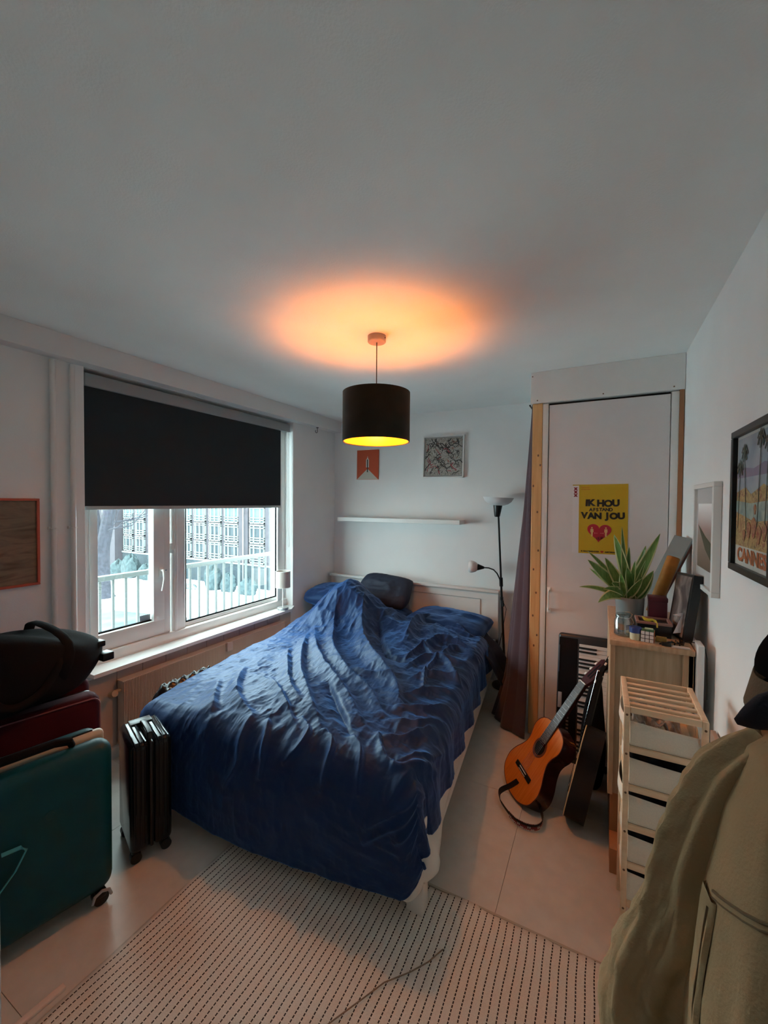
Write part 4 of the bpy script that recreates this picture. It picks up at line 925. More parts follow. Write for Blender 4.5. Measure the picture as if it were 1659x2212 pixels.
def leaf(tip, bw, base=None, bend=.0, seed=0, wmax=.02, edge=.28):
    rr = random.Random(seed); b0_ = Vector(base) if base else Vector((px_ + rr.uniform(-.03, .03), py_ + rr.uniform(-.03, .03), CZ + .13)); tp = Vector(tip)
    mid = (b0_ + tp) / 2 + Vector((0, 0, bend)) ; n = 14; pts = []
    for i in range(n + 1): t_ = i / n; pts.append(b0_ * (1 - t_) ** 2 + mid * 2 * t_ * (1 - t_) + tp * t_ ** 2)
    view = Vector((-.25, -1, .25)).normalized(); tw = rr.uniform(-.9, .9); q = MB(); rows = []
    for i, p in enumerate(pts):
        t_ = i / n; T3 = (pts[min(i + 1, n)] - pts[max(i - 1, 0)]).normalized(); B = T3.cross(view).normalized(); Nn = B.cross(T3).normalized()
        B2 = B * math.cos(tw * (1 - .3 * t_)) + Nn * math.sin(tw * (1 - .3 * t_)); N2 = B2.cross(T3)
        wd = wmax * (.45 + .55 * math.sin(math.pi * min(1, t_ * .95 + .12)) ** .9) * (1 - t_ ** 5) if t_ < 1 else 0.0004
        wd = wmax * (math.sin(math.pi * (t_ * .86 + .14)) ** .75 * .9 + .12 * (1 - t_)) if t_ < 1 else .0004
        rows.append([p + B2 * (wd * x) + N2 * (.22 * wd * (1 - x * x) * -1) for x in (-1, -1 + edge, -.35, 0, .35, 1 - edge, 1)])
    for j in range(n):
        pass
    vs = [tuple(p) for r_ in rows for p in r_]; fs0 = []; fs1 = []
    for j in range(n):
        for i in range(6):
            f = (j * 7 + i, j * 7 + i + 1, (j + 1) * 7 + i + 1, (j + 1) * 7 + i); (fs1 if i in (0, 5) else fs0).append(f)
    q.v = vs; q.f = fs0 + fs1; q.mi = [0] * len(fs0) + [1] * len(fs1)
    o = build('leaf', q, [K['leaf'], K['leafedge']], pt, ang=180); md = o.modifiers.new('t', 'SOLIDIFY'); md.thickness = .0016
Lf = [((.066, 2.62, 1.532), .03, .022, 0), ((.103, 2.60, 1.577), .04, .009, .01), ((.278, 2.60, 1.548), -.02, .020, .02), ((.220, 2.66, 1.475), .0, .022, .03), ((-.101, 2.58, 1.232), .045, .012, 0), ((-.005, 2.55, 1.160), .09, .022, .0), ((-.061, 2.60, 1.386), .01, .024, .0), ((-.064, 2.66, 1.429), .04, .010, 0), ((.025, 2.62, 1.400), .02, .020, 0), ((.250, 2.58, 1.352), -.02, .018, 0), ((.258, 2.66, 1.330), -.05, .020, 0), ((-.055, 2.70, 1.325), .0, .012, 0), ((.215, 2.60, 1.40), -.02, .007, 0), ((.13, 2.57, 1.36), .02, .018, 0), ((.165, 2.56, 1.40), .0, .012, 0), ((.10, 2.55, 1.33), .01, .014, 0), ((.20, 2.56, 1.31), -.01, .016, 0), ((.06, 2.57, 1.27), .04, .016, 0), ((.145, 2.70, 1.46), 0, .013, 0), ((.10, 2.69, 1.44), .0, .015, 0), ((.02, 2.56, 1.235), .05, .014, 0)]
for k, (tp, bn, wm, _) in enumerate(Lf): leaf(tp, 0, bend=bn, seed=k * 13 + 5, wmax=wm * 1.5)
# jar
jr = thing('glass_jar', 'clip top glass jar with coins at the left corner of the cabinet top', 'jar', (.112, 2.405, CZ))
jx, jy = .108, 2.40
q = lathe(MB(), [(0, CZ + .001), (.036, CZ + .001), (.040, CZ + .006), (.040, CZ + .075), (.032, CZ + .090), (.031, CZ + .100), (.029, CZ + .100), (.030, CZ + .088), (.038, CZ + .074), (.038, CZ + .008), (0, CZ + .004)], 32, c=(jx, jy)); build('jar_body', q, K['jarglass'], jr)
q = lathe(MB(), [(0, CZ + .112), (.030, CZ + .110), (.034, CZ + .104), (.034, CZ + .100), (0, CZ + .101)], 32, c=(jx, jy)); build('jar_lid', q, K['jarglass'], jr)
q = MB(); tube(q, [(jx + .034 * math.cos(a), jy + .034 * math.sin(a), CZ + .094) for a in np.linspace(0, 6.2832, 33)], .0016, 6, cap=False)
tube(q, [(jx + .034, jy, CZ + .094), (jx + .040, jy, CZ + .11), (jx + .028, jy, CZ + .120), (jx + .0, jy, CZ + .118)], .0016, 6); tube(q, [(jx + .036, jy - .01, CZ + .094), (jx + .046, jy - .01, CZ + .07), (jx + .042, jy - .01, CZ + .06)], .0018, 6); build('wire_clasp', q, K['chrome'], jr)
rr = random.Random(2)
for k in range(5):
    a, r_ = k * 1.25, .016; M = Matrix.Translation((jx + r_ * math.cos(a), jy + r_ * math.sin(a), CZ + .008 + .004 * k)) @ RX(rr.uniform(-.2, .2)) @ RY(rr.uniform(-.2, .2))
    q = MB(); cyl(q, (0, 0, 0), (0, 0, .002), .011, n=16, M=M); build('coin', q, K['chrome'], label='silver coin lying in the bottom of the glass jar', cat='coin', group='coins in the glass jar')
# tub with blue lid
tb = thing('cream_tub', 'small cream tub with a blue screw lid beside the puzzle cube', 'jar', (.160, 2.352, CZ))
q = lathe(MB(), [(0, CZ), (.021, CZ), (.0235, CZ + .003), (.0245, CZ + .038), (0, CZ + .038)], 28, c=(.160, 2.352)); build('tub', q, mat('cream_tub', (.62, .60, .42), .4), tb)
q = MB(); lathe(q, [(0, CZ + .063), (.024, CZ + .063), (.0265, CZ + .060), (.0268, CZ + .036), (0, CZ + .036)], 32, c=(.160, 2.352)); build('lid', q, mat('blue_lid', (.015, .045, .22), .35), tb)
# puzzle cube
cb = thing('puzzle_cube', 'black puzzle cube with white, green and orange stickered sides', 'toy', M=Matrix.Translation((.2105, 2.352, CZ)) @ RZ(-.16))
a = .054
q = MB()
q = MB(); box(q, -a / 2, a / 2, -a / 2, a / 2, 0, a, .002, 1); co = build('cube_body', q, K['black'], cb, local=True)
wst, gst, ost = mat('white_sticker', (.72, .72, .72), .4), mat('green_sticker', (.10, .26, .12), .4), mat('orange_sticker', (.65, .16, .05), .4)
for i in range(3):
    for j in range(3):
        u = -a / 2 + a / 6 + i * a / 3; v = a / 6 + j * a / 3; hs = a / 6 - .0014
        pbox('white_sticker', cb, wst, u - hs, u + hs, -a / 2 - .0006, -a / 2 + .0004, v - hs, v + hs, r=.0004, seg=1, local=True)
        pbox('orange_sticker', cb, ost, a / 2 - .0004, a / 2 + .0006, u - hs, u + hs, v - hs, v + hs, local=True)
        pbox('green_sticker', cb, gst, u - hs, u + hs, v - a / 2 - hs, v - a / 2 + hs, a - .0004, a + .0006, local=True)
q = MB(); box(q, -.018, .018, -.012, .012, 0, .007, .003, M=Matrix.Translation((.2155, 2.358, CZ + a + .0008)) @ RZ(-.1)); build('eraser', q, mat('pale_green', (.45, .62, .45), .5), label='pale green eraser lying on top of the puzzle cube', cat='eraser')
# tray box, ribbon
tb2 = thing('pencil_box', 'black open box with a pinkish brown rim behind the puzzle cube', 'box', (.245, 2.50, CZ))
q = MB(); box(q, .172, .318, 2.44, 2.56, CZ, CZ + .062, .003); build('box_body', q, K['black'], tb2)
q = MB(); box(q, .168, .322, 2.436, 2.452, CZ + .060, CZ + .072, .002); box(q, .168, .322, 2.548, 2.564, CZ + .060, CZ + .072, .002); box(q, .168, .182, 2.45, 2.55, CZ + .060, CZ + .072, .002); box(q, .308, .322, 2.45, 2.55, CZ + .060, CZ + .072, .002); build('box_rim', q, mat('pinkish_wood', (.34, .19, .16), .5), tb2)
q = MB(); tube(q, [(.195, 2.46, CZ + .092), (.205, 2.455, CZ + .082), (.222, 2.45, CZ + .078), (.238, 2.448, CZ + .084), (.250, 2.445, CZ + .078), (.256, 2.436, CZ + .064), (.257, 2.432, CZ + .050)], [.003, .008, .009, .006, .008, .007, .005], 6, ry=.002); build('ribbon', q, mat('yellow_ribbon', (.55, .50, .05), .5), label='yellow twisted paper ribbon draped over the pencil box', cat='ribbon')
# leaning things
def board(name, lab, cat, base, top, wdir, w, th, mt, h_frac=1):
    b0_ = Vector(base); t0_ = Vector(top); up = (t0_ - b0_); L = up.length; up.normalize(); wd = Vector(wdir).normalized(); wd = (wd - up * wd.dot(up)).normalized(); nn = wd.cross(up)
    M = Matrix((wd, nn, up)).transposed().to_4x4(); M.translation = b0_
    t_ = thing(name, lab, cat, M=M); return t_, L
K['greyb'] = mat('grey_folder', (.17, .19, .19), .6); 
b_, L = board('grey_folder', 'grey cardboard folder leaning into the corner behind the plant', 'folder', (.235, 2.88, CZ + .001), (.435, 2.93, CZ + .47), (.35, -.9, 0), .2, .01, None)
q = MB(); box(q, -.09, .09, .002, .012, 0, L, .002, 1); build('cover', q, K['greyb'], b_, local=True)
q = MB(); box(q, -.088, .088, -.010, .002, .004, L - .004, .001, 1); build('pages', q, mat('dark_red_pages', (.13, .03, .02), .6), b_, local=True)
b_, L = board('orange_tube', 'mustard orange cardboard tube leaning beside the grey folder', 'tube', (.262, 2.72, CZ + .06), (.362, 2.78, CZ + .365), (1, 0, 0), .2, .01, None)
q = MB(); cyl(q, (0, 0, 0), (0, 0, L), .032, n=28); build('tube_wall', q, mat('mustard_card', (.42, .17, .02), .5, noise=.15, nscale=20), b_, local=True)
q = MB(); cyl(q, (0, 0, L - .001), (0, 0, L + .004), .029, n=28); build('end_cap', q, mat('mustard_cap', (.30, .12, .02), .5), b_, local=True)
mb_ = thing('maroon_box', 'maroon tall box standing behind the pencil box', 'box', (.262, 2.66, CZ))
q = MB(); box(q, .236, .318, 2.60, 2.68, CZ, CZ + .165, .003); build('box_body', q, mat('maroon_card', (.075, .008, .022), .5), mb_)
q = MB(); box(q, .234, .320, 2.598, 2.682, CZ + .145, CZ + .168, .003); build('lid', q, mat('maroon_lid', (.085, .012, .026), .5), mb_)
b_, L = board('dark_frame', 'black framed grey picture leaning against the right wall on the cabinet', 'picture', (.350, 2.50, CZ + .001), (.392, 2.53, CZ + .315), (-.16, .98, 0), .2, .01, None)
q = MB(); box(q, -.10, .12, -.010, .030, 0, L, .002, 1); build('frame', q, K['black'], b_, local=True)
q = MB(); box(q, -.085, .105, -.0115, -.010, .012, L - .012); build('picture', q, paint('smoky_print', [(.35, (.05, .04, .04)), (.5, (.16, .14, .13)), (.65, (.42, .40, .38))], 6, 1.2), b_, local=True)
b_, L = board('letter', 'white folded letter propped against the black framed picture', 'letter', (.332, 2.43, CZ + .03), (.360, 2.455, CZ + .15), (.9, .3, 0), .2, .01, None)
q = MB(); prism(q, [(-.012, 0), (.03, .02), (.032, L), (-.035, L - .04), (.004, L - .035)], -.0006, .0006, Matrix(((1, 0, 0, 0), (0, 0, 1, 0), (0, 1, 0, 0), (0, 0, 0, 1)))); fixn(build('sheet', q, mat('letter_paper', (.72, .76, .82), .7), b_, local=True))
q = MB(); prism(q, [(-.002, L - .052), (.018, L - .03), (.002, L - .062)], .0007, .0012, Matrix(((1, 0, 0, 0), (0, 0, -1, 0), (0, 1, 0, 0), (0, 0, 0, 1)))); fixn(build('stamp', q, mat('blue_print', (.05, .12, .22), .6), b_, local=True))
q = MB(); box(q, -.022, .022, -.015, .015, 0, .022, .002, M=Matrix.Translation((.268, 2.375, CZ)) @ RZ(-.15)); build('mustard_box', q, mat('mustard_box', (.38, .24, .06), .6), label='small mustard coloured box right of the puzzle cube', cat='box')
q = MB()
for k in range(5):
    tube(q, [(.255 + .02 * k, 2.315 + .004 * k, CZ + .005), (.275 + .016 * k, 2.33 + .01 * k, CZ + .008 + .004 * k), (.30 + .012 * k, 2.345 - .006 * k, CZ + .012), (.33 + .006 * k, 2.35, CZ + .009 + .003 * k), (.352, 2.345 + .01 * k, CZ + .006)], .0035, 6)
tube(q, [(.34, 2.36, CZ + .016), (.375, 2.34, CZ + .026), (.410, 2.33, CZ + .028), (.424, 2.30, CZ + .024), (.426, 2.27, CZ - .02), (.428, 2.26, CZ - .2)], .002, 6)
box(q, .262, .300, 2.300, 2.325, CZ + .001, CZ + .016, .004); build('cable_tangle', q, K['blackmetal'], label='tangled black cables and plug at the right end of the cabinet top', cat='cables')
q = MB(); box(q, .300, .372, 2.295, 2.325, CZ + .0005, CZ + .004, .001, 1, M=Matrix.Identity(4)); box(q, .305, .368, 2.293, 2.318, CZ + .004, CZ + .007, .001, 1); build('paper_slips', q, mat('pinkish_paper', (.66, .56, .50), .7), label='pinkish paper slips at the front right edge of the cabinet', cat='paper')

# poster on the door
ps = thing('yellow_poster', 'yellow IK HOU AFSTAND VAN JOU poster taped to the closet door', 'poster', M=Matrix.Translation((-.0095, YD + .009, 1.598)) @ RY(-.006))
q = MB(); box(q, -.1675, .1695, -.0012, 0, -.2385, .2385); build('paper', q, mat('poster_yellow', (.56, .36, .012), .55, noise=.02), ps, local=True)
q = MB(); box(q, -.1675, -.127, -.0016, -.0011, -.2385, .232); build('white_strip', q, mat('poster_white', (.74, .71, .72), .6), ps, local=True)
MT = lambda x, z, a=0, y=-.002: Matrix.Translation((x, y, z)) @ RX(math.pi / 2) @ RZ(a)
ink = mat('poster_ink', (.018, .012, .010), .6)
def letters(name, s_, size, x0, z0, mt, adv, bold=.004, jit=.03, sx=1.0):
    q = MB(); x = x0; rr = random.Random(len(s_) * 3 + int(size * 1000))
    for ch in s_:
        if ch != ' ':
            text_mesh(q, ch, size, MT(x, z0 + rr.uniform(-.04, .04) * size, rr.uniform(-jit, jit)) @ Matrix.Scale(sx, 4, (1, 0, 0)), bold)
        x += adv.get(ch, adv['*']) * size
    return build(name, q, mt, ps, local=True, ang=30)
letters('line_ik_hou', 'IK HOU', .060, -.078, .108, ink, {'I': .46, 'K': .56, ' ': .40, '*': .76}, .0035, .05, 1.05)
letters('line_afstand', 'AFSTAND', .030, -.052, .0645, ink, {'*': .70, 'F': .60, 'T': .64}, .0014, .05)
letters('line_van_jou', 'VAN JOU', .0565, -.092, .022, ink, {'V': .74, 'A': .74, 'N': .50, ' ': .50, 'J': .68, '*': .78}, .0035, .06, 1.05)
hp = []
for k in range(60):
    t_ = 2 * math.pi * k / 60; hp.append((16 * math.sin(t_) ** 3 / 16 * .0735, (13 * math.cos(t_) - 5 * math.cos(2 * t_) - 2 * math.cos(3 * t_) - math.cos(4 * t_)) / 16 * .070))
q = MB(); prism(q, hp, 0, .0005, Matrix.Translation((.0, -.0015, -.088)) @ RX(math.pi / 2) @ RZ(-.05)); fixn(build('red_heart', q, mat('poster_red', (.42, .014, .03), .55), ps, local=True))
ch = mat('poster_buff', (.66, .42, .18), .6)
for x in (-.044, .041):
    q = MB(); prism(q, [(.005 * math.cos(a), .028 + .0055 * math.sin(a)) for a in np.linspace(0, 6.28, 14)[:-1]], 0, .0004, MT(x, -.088)); prism(q, [(-.009, .020), (.009, .020), (.010, .0), (.006, -.004), (.005, -.032), (-.005, -.032), (-.006, -.004), (-.010, .0)], 0, .0004, MT(x, -.088)); build('person_symbol', q, ch, ps, local=True)
for x, d_ in ((-.020, 1), (.018, -1)):
    q = MB(); prism(q, [(-.009 * d_, .0055), (-.009 * d_, -.0055), (.0, 0)][::1], 0, .0004, MT(x, -.096)); box(q, x, x + .012 * d_, -.0022, -.0018, -.0975, -.0945); build('arrow', q, mat('poster_pink', (.62, .20, .16), .6), ps, local=True)
q = MB(); text_mesh(q, '1.5 M', .022, MT(0, -.132), .0008); build('line_distance', q, ch, ps, local=True)
for k in range(3):
    q = MB(); text_mesh(q, 'x', .030, MT(-.148, .212 - .023 * k), .003); build('red_cross', q, mat('poster_red2', (.25, .01, .02), .6), ps, local=True)
q = MB(); text_mesh(q, 'Gemeente', .012, MT(-.088, .219), .0003); text_mesh(q, 'Amsterdam', .012, MT(-.085, .205), .0003); build('municipal_line', q, mat('poster_orange', (.50, .16, .02), .6), ps, local=True)
q = MB(); text_mesh(q, 'IK RECOMMENDEER', .0125, MT(-.055, -.224), .0006); text_mesh(q, 'AMSTERDAM TOCH', .0125, MT(.092, -.224), .0006); build('bottom_line', q, ink, ps, local=True)
q = MB(); prism(q, [(x * .13, y * .13) for x, y in hp], 0, .0004, MT(.019, -.223)); fixn(build('small_heart', q, mat('poster_red3', (.42, .02, .02), .6), ps, local=True))

# right wall pictures: local x runs towards the camera side
MW = lambda y, z: Matrix.Translation((XR, y, z)) @ Matrix.Rotation(-math.pi / 2, 4, 'Z')
wp = thing('white_framed_picture', 'tall white framed picture of a pinkish misty landscape on the right wall', 'picture', M=MW(2.43, 1.552) @ RX(-.0))
frame_parts(wp, .215, .250, .022, .032, K['trim'], mat('mount_board', (.52, .52, .52), .7), .014, ('frame', 'mount'))
m = bpy.data.materials.new('misty_print'); m.use_nodes = True; nt = m.node_tree; b = nt.nodes['Principled BSDF']; tc = nt.nodes.new('ShaderNodeTexCoord'); sp = nt.nodes.new('ShaderNodeSeparateXYZ'); r = nt.nodes.new('ShaderNodeValToRGB')
nt.links.new(tc.outputs['Generated'], sp.inputs[0]); nt.links.new(sp.outputs[2], r.inputs[0]); nt.links.new(r.outputs[0], b.inputs['Base Color'])
for e_, (p, c) in zip([r.color_ramp.elements[0], r.color_ramp.elements[1]] + [r.color_ramp.elements.new(.5) for _ in range(2)], [(0, (.13, .10, .07)), (1, (.26, .16, .15)), (.5, (.28, .23, .19)), (.62, (.38, .27, .25))]): e_.position = p; e_.color = (*c, 1)
q = MB(); box(q, -.155, .155, -.0195, -.0175, -.155, .155); pr_ = build('print', q, m, wp, local=True)
flat('dark_ridge', [(-.14, .05), (.02, -.06), (.155, -.11), (.155, .0 - .03), (.02, 0.0)], -.0205, mat('dark_olive', (.07, .07, .04), .7), pr_)
cn = thing('travel_poster', 'black framed vintage CANNES travel poster on the right wall', 'poster', M=MW(1.765, 1.717))
frame_parts(cn, .215, .254, .024, .028, K['black'], mat('poster_cream', (.50, .50, .46), .6), .016, ('frame', 'sheet'))
ly = -.0135
def pl_(name, pts, mt, k): return flat(name, pts, -.0125 - .0006 * k, mt, cn)
pl_('sky', [(-.18, -.05), (.18, -.05), (.18, .22), (-.18, .22)], paint('poster_sky', [(.3, (.20, .26, .32)), (.7, (.34, .38, .42))], 8, .5), 1)
pl_('far_hills', [(-.18, .10), (-.10, .115), (.0, .105), (.10, .12), (.18, .11), (.18, .08), (-.18, .08)], mat('lilac_hills', (.20, .18, .25), .7), 2)
pl_('beach', [(-.18, -.16), (.18, -.16), (.18, .03), (.10, .05), (-.02, .02), (-.08, .045), (-.18, .03)], paint('poster_beach', [(.3, (.12, .08, .05)), (.42, (.30, .20, .07)), (.52, (.42, .31, .12)), (.6, (.22, .07, .04)), (.72, (.30, .22, .10))], 22, 2.5), 3)
pl_('sea', [(-.18, .0), (-.02, -.01), (.18, .0), (.18, -.06), (.02, -.07), (-.18, -.04)], paint('poster_sea', [(.3, (.12, .20, .20)), (.7, (.34, .40, .34))], 18, 1.0), 4)
q = MB()
for x, lean, tz_ in ((-.155, .015, .12), (-.06, -.035, .17), (.05, .02, .20), (.12, .02, .18)):
    tube(q, [(x, -.0155, -.10), (x + lean * .4, -.0155, 0), (x + lean, -.0155, tz_)], .0025, 6, ry=.0006)
    for k in range(7): a = k * .9; tube(q, [(x + lean, -.0156, tz_), (x + lean + .022 * math.cos(a), -.0156, tz_ + .006 + .020 * math.sin(a)), (x + lean + .036 * math.cos(a), -.0156, tz_ - .012 + .024 * math.sin(a))], .0045, 5, ry=.0006)
build('palms', q, mat('poster_palm', (.05, .06, .04), .7), cn, local=True, kind='stuff')
q = MB()
for x, z, r_ in ((-.03, -.10, .020), (.02, -.09, .025), (.07, -.11, .022), (-.08, -.12, .014), (.03, -.03, .012), (.12, -.10, .02)): prism(q, [(x + r_ * (1 + .3 * math.sin(3 * a)) * math.cos(a), z + r_ * 1.4 * math.sin(a)) for a in np.linspace(0, 6.28, 14)[:-1]], -.0154, -.0160, Matrix(((1, 0, 0, 0), (0, 0, 1, 0), (0, 1, 0, 0), (0, 0, 0, 1))))
build('red_flowers', q, paint('poster_redfig', [(.4, (.22, .05, .03)), (.6, (.34, .18, .07))], 60, 1), cn, local=True, kind='stuff')
q = MB(); text_mesh(q, 'CANNES', .062, Matrix.Translation((-.01, -.0135, -.193)) @ RX(math.pi / 2) @ Matrix.Scale(1.25, 4, (1, 0, 0)), .003); build('title', q, mat('poster_title', (.33, .09, .02), .6), cn, local=True)

# ================================================================ GUITARS and KEYBOARD
def frameM(base, top, facing, tilt=0.0):
    b0_ = Vector(base); up = (Vector(top) - b0_).normalized(); f = Vector(facing); f = (f - up * f.dot(up)).normalized(); x = up.cross(f)  # local x, y(up), z(face)
    M = Matrix((x, up, f)).transposed().to_4x4(); M.translation = b0_; return M
def gbody(L, lb, wst_, ub, n=40):
    # half widths along length (0 bottom .. L)
    ctrl = [(0, 0), (.012, .30), (.05, .62), (.12, .88), (.22, .99), (.30, 1.0), (.40, .90), (.50, .74), (.60, wst_ / lb), (.68, .66), (.78, ub / lb), (.86, ub / lb * .98), (.93, ub / lb * .82), (.975, ub / lb * .55), (1, .10)]
    xs_ = [c[0] for c in ctrl]; ys_ = [c[1] for c in ctrl]
    out = []
    for i in range(n + 1):
        t_ = (1 - math.cos(math.pi * i / n)) / 2
        # smooth interp
        k = max(j for j in range(len(xs_)) if xs_[j] <= t_ + 1e-9); k = min(k, len(xs_) - 2)
        u = (t_ - xs_[k]) / (xs_[k + 1] - xs_[k]); m0 = (ys_[k + 1] - ys_[max(k - 1, 0)]) / (xs_[k + 1] - xs_[max(k - 1, 0)]) if k > 0 else 12; m1 = (ys_[min(k + 2, len(xs_) - 1)] - ys_[k]) / (xs_[min(k + 2, len(xs_) - 1)] - xs_[k])
        dx = xs_[k + 1] - xs_[k]; h00 = 2 * u ** 3 - 3 * u * u + 1; h10 = u ** 3 - 2 * u * u + u; h01 = -2 * u ** 3 + 3 * u * u; h11 = u ** 3 - u * u
        m0 = max(-14, min(14, m0)); out.append((max(0.0, h00 * ys_[k] + h10 * dx * m0 + h01 * ys_[k + 1] + h11 * dx * m1) * lb, t_ * L))
    return [(x, y) for x, y in out] + [(-x, y) for x, y in out[::-1][1:-1]]
def guitar(t_, M, top, side, bindc, dep, L=.48, lb=.185, ws=.118, ub=.142, neck=.0, NL=.32, electric=False):
    bd = gbody(L, lb, ws, ub)
    q = MB(); prism(q, bd, -.0025, 0, M=None); tp = fixn(build('soundboard', q, top, t_, local=True, ang=60))
    q = MB(); P = [[(x, y, -.0025) for x, y in bd], [(x, y, -dep) for x, y in bd]]; gridm(q, P, closed=True); q.f.append(tuple(len(bd) + i for i in range(len(bd)))); q.mi.append(0); fixn(build('body_sides', q, side, t_, local=True, ang=60))
    q = MB(); tube(q, [(x * 1.004, y, -.001) for x, y in bd] + [(bd[0][0], bd[0][1], -.001)], .0028, 6, cap=False); build('binding', q, bindc, t_, local=True)
    sy = L * .655
    q = lathe(MB(), [(0, .0004), (.043, .0004), (.043, 0.0), (0, 0)], 36, Matrix.Translation((0, sy, 0))); sh = build('soundhole', q, K['black'], t_, local=True)
    q = lathe(MB(), [(.044, 0), (.044, .0008), (.058, .0008), (.058, 0)], 36, Matrix.Translation((0, sy, 0))); build('rosette', q, mat('rosette', (.16, .05, .02), .4), sh, local=True)
    q = MB(); box(q, -.088, .088, L * .27, L * .27 + .028, 0, .008, .003); br = build('bridge', q, K['black'] if not electric else side, t_, local=True)
    q = MB(); box(q, -.04, .04, L * .27 + .018, L * .27 + .022, .006, .012, .001); box(q, -.04, .04, L * .27 + .004, L * .27 + .007, .006, .010, .001); build('saddle', q, K['white'], br, local=True)
    y1_ = L + NL
    q = MB(); P = []
    for y, w_, d_ in ((L * .70, .031, .004), (L - .02, .030, .012), (L, .0298, .022), (y1_, .026, .020)):
        P.append([(-w_, y, .006), (-w_ * .9, y, -d_ * .7), (0, y, -d_), (w_ * .9, y, -d_ * .7), (w_, y, .006), (0, y, .008)])
    gridm(q, P, closed=True); q.f.append(tuple(range(6))); q.mi.append(0); fixn(build('neck', q, side, t_, local=True))
    q = MB(); P = [[(-w_, y, .006), (-w_, y, .010), (w_, y, .010), (w_, y, .006)] for y, w_ in ((sy + .040, .0312), (y1_, .0262))]; gridm(q, P, closed=True); q.f.append((0, 1, 2, 3)); q.mi.append(0)
    fbo = build('fretboard', q, mat('grey_fretboard', (.10, .11, .115), .35) if not electric else K['blackmat'], t_, local=True)
    sc = y1_ - L * .27
    for k in range(1, 19):
        y = y1_ - sc * (1 - 2 ** (-k / 12)); u = (y1_ - y) / (y1_ - L); w_ = .0262 + .005 * u / 1.3
        if y > sy + .045: q = MB(); box(q, -w_, w_, y - .0009, y + .0009, .010, .0114); build('fret', q, K['chrome'], fbo, local=True)
    q = MB(); box(q, -.0265, .0265, y1_ - .001, y1_ + .005, .004, .0145, .001); build('nut', q, K['white'], t_, local=True)
    # headstock
    hM = Matrix.Translation((0, y1_, .006)) @ Matrix.Rotation(-.24, 4, 'X')
    q = MB(); prism(q, [(-.027, 0), (.027, 0), (.036, .035), (.036, .175), (.018, .188), (0, .180), (-.018, .188), (-.036, .175), (-.036, .035)], -.018, 0, hM); hs = fixn(build('headstock', q, mat('dark_headstock', (.05, .012, .015), .25) if not electric else K['black'], t_, local=True))
    if not electric:
        q = MB()
        for sx in (-1, 1): prism(q, [(sx * .010 + dx_, y) for dx_, y in ((-.0055, .045), (.0055, .045), (.0055, .150), (-.0055, .150))], -.0182, .0004, hM)
        build('slot', q, K['blackmat'], hs, local=True)
    for sx in (-1, 1):
        for k in range(3):
            y = .055 + .042 * k
            q = MB(); cyl(q, (sx * .034, y, -.009), (sx * .050, y, -.009), .003, n=8, M=hM); build('peg_shaft', q, K['chrome'], hs, local=True)
            q = MB(); box(q, sx * .050 - .006, sx * .050 + .008, y - .009, y + .009, -.014, -.004, .003, M=hM); build('tuning_peg', q, K['opal'], hs, local=True)
            q = MB(); cyl(q, (sx * .012 - .008, y, -.004), (sx * .012 + .008, y, -.004), .0035, n=8, M=hM); build('string_roller', q, K['white'], hs, local=True)
    for k in range(6):
        x = -.0215 + k * .0086; q = MB(); tube(q, [(x * 1.35, L * .27 + .02, .012), (x, y1_ + .002, .0152)], .00055, 4, cap=False); build('string', q, K['chrome'], t_, local=True)
K['spruce'] = mat('orange_varnish', (.62, .17, .018), .22, stretch=(40, 1.5, 40), nscale=2.5, col2=(.72, .23, .03), coat=.3)
K['rosewood'] = mat('dark_red_sides', (.045, .010, .010), .25, noise=.3, nscale=8)
B0, T0 = (-.445, 2.46, .012), (.012, 2.70, .80)
up = (Vector(T0) - Vector(B0)).normalized(); v = (Vector((0, 0, 1.7)) - Vector((-.17, 2.6, .4))).normalized(); n0 = (v - up * v.dot(up)).normalized()
n1 = (Matrix.Rotation(math.radians(50), 3, up) @ n0) ; n2 = (Matrix.Rotation(math.radians(-50), 3, up) @ n0); ng = n1 if n1.x < n2.x else n2
Mg = frameM(B0, T0, ng)
cg = thing('classical_guitar', 'orange classical guitar leaning towards the keyboard, strap on the floor', 'guitar', M=Mg)
guitar(cg, Mg, K['spruce'], K['rosewood'], mat('dark_binding', (.10, .02, .01), .3), .092, NL=.29)
# strap
q = MB()
strap = [(-.40, 2.46, .09), (-.44, 2.44, .06), (-.478, 2.43, .035), (-.492, 2.40, .028), (-.478, 2.35, .024), (-.45, 2.31, .024), (-.41, 2.265, .024), (-.37, 2.232, .024), (-.33, 2.22, .024), (-.285, 2.225, .024), (-.255, 2.25, .026), (-.245, 2.30, .03), (-.262, 2.36, .04), (-.28, 2.42, .06)]
tube(q, smooth_poly(strap, 5), .017, 10, ry=.0020)
K['strapm'] = mat('guitar_strap', (.012, .009, .012), .8)
so_ = build('guitar_strap', q, K['strapm'], label='black guitar strap with red and white pattern looped on the floor', cat='strap')
so_pts = smooth_poly(strap, 5)
q = MB(); q2_ = MB()
for k in range(30, 54):
    p = Vector(so_pts[k]); p2 = Vector(so_pts[k + 1]); d_ = (p2 - p).normalized(); n_ = Vector((d_.y, -d_.x, 0))
    for zz_ in (-.013, -.004, .005, .014):
        mm = q if (k // 2 + int(zz_ * 100)) % 3 else q2_
        c_ = (p + p2) / 2 + n_ * .0028 + Vector((0, 0, zz_)); r_ = .0038; mm.add([c_ - d_ * r_ - Vector((0, 0, r_)), c_ + d_ * r_ - Vector((0, 0, r_)), c_ + d_ * r_ + Vector((0, 0, r_)), c_ - d_ * r_ + Vector((0, 0, r_))], [(0, 1, 2, 3)])
build('red_pattern', q, mat('strap_red', (.22, .03, .04), .8), so_, kind='stuff'); build('white_pattern', q2_, mat('strap_white', (.38, .35, .35), .8), so_, kind='stuff')
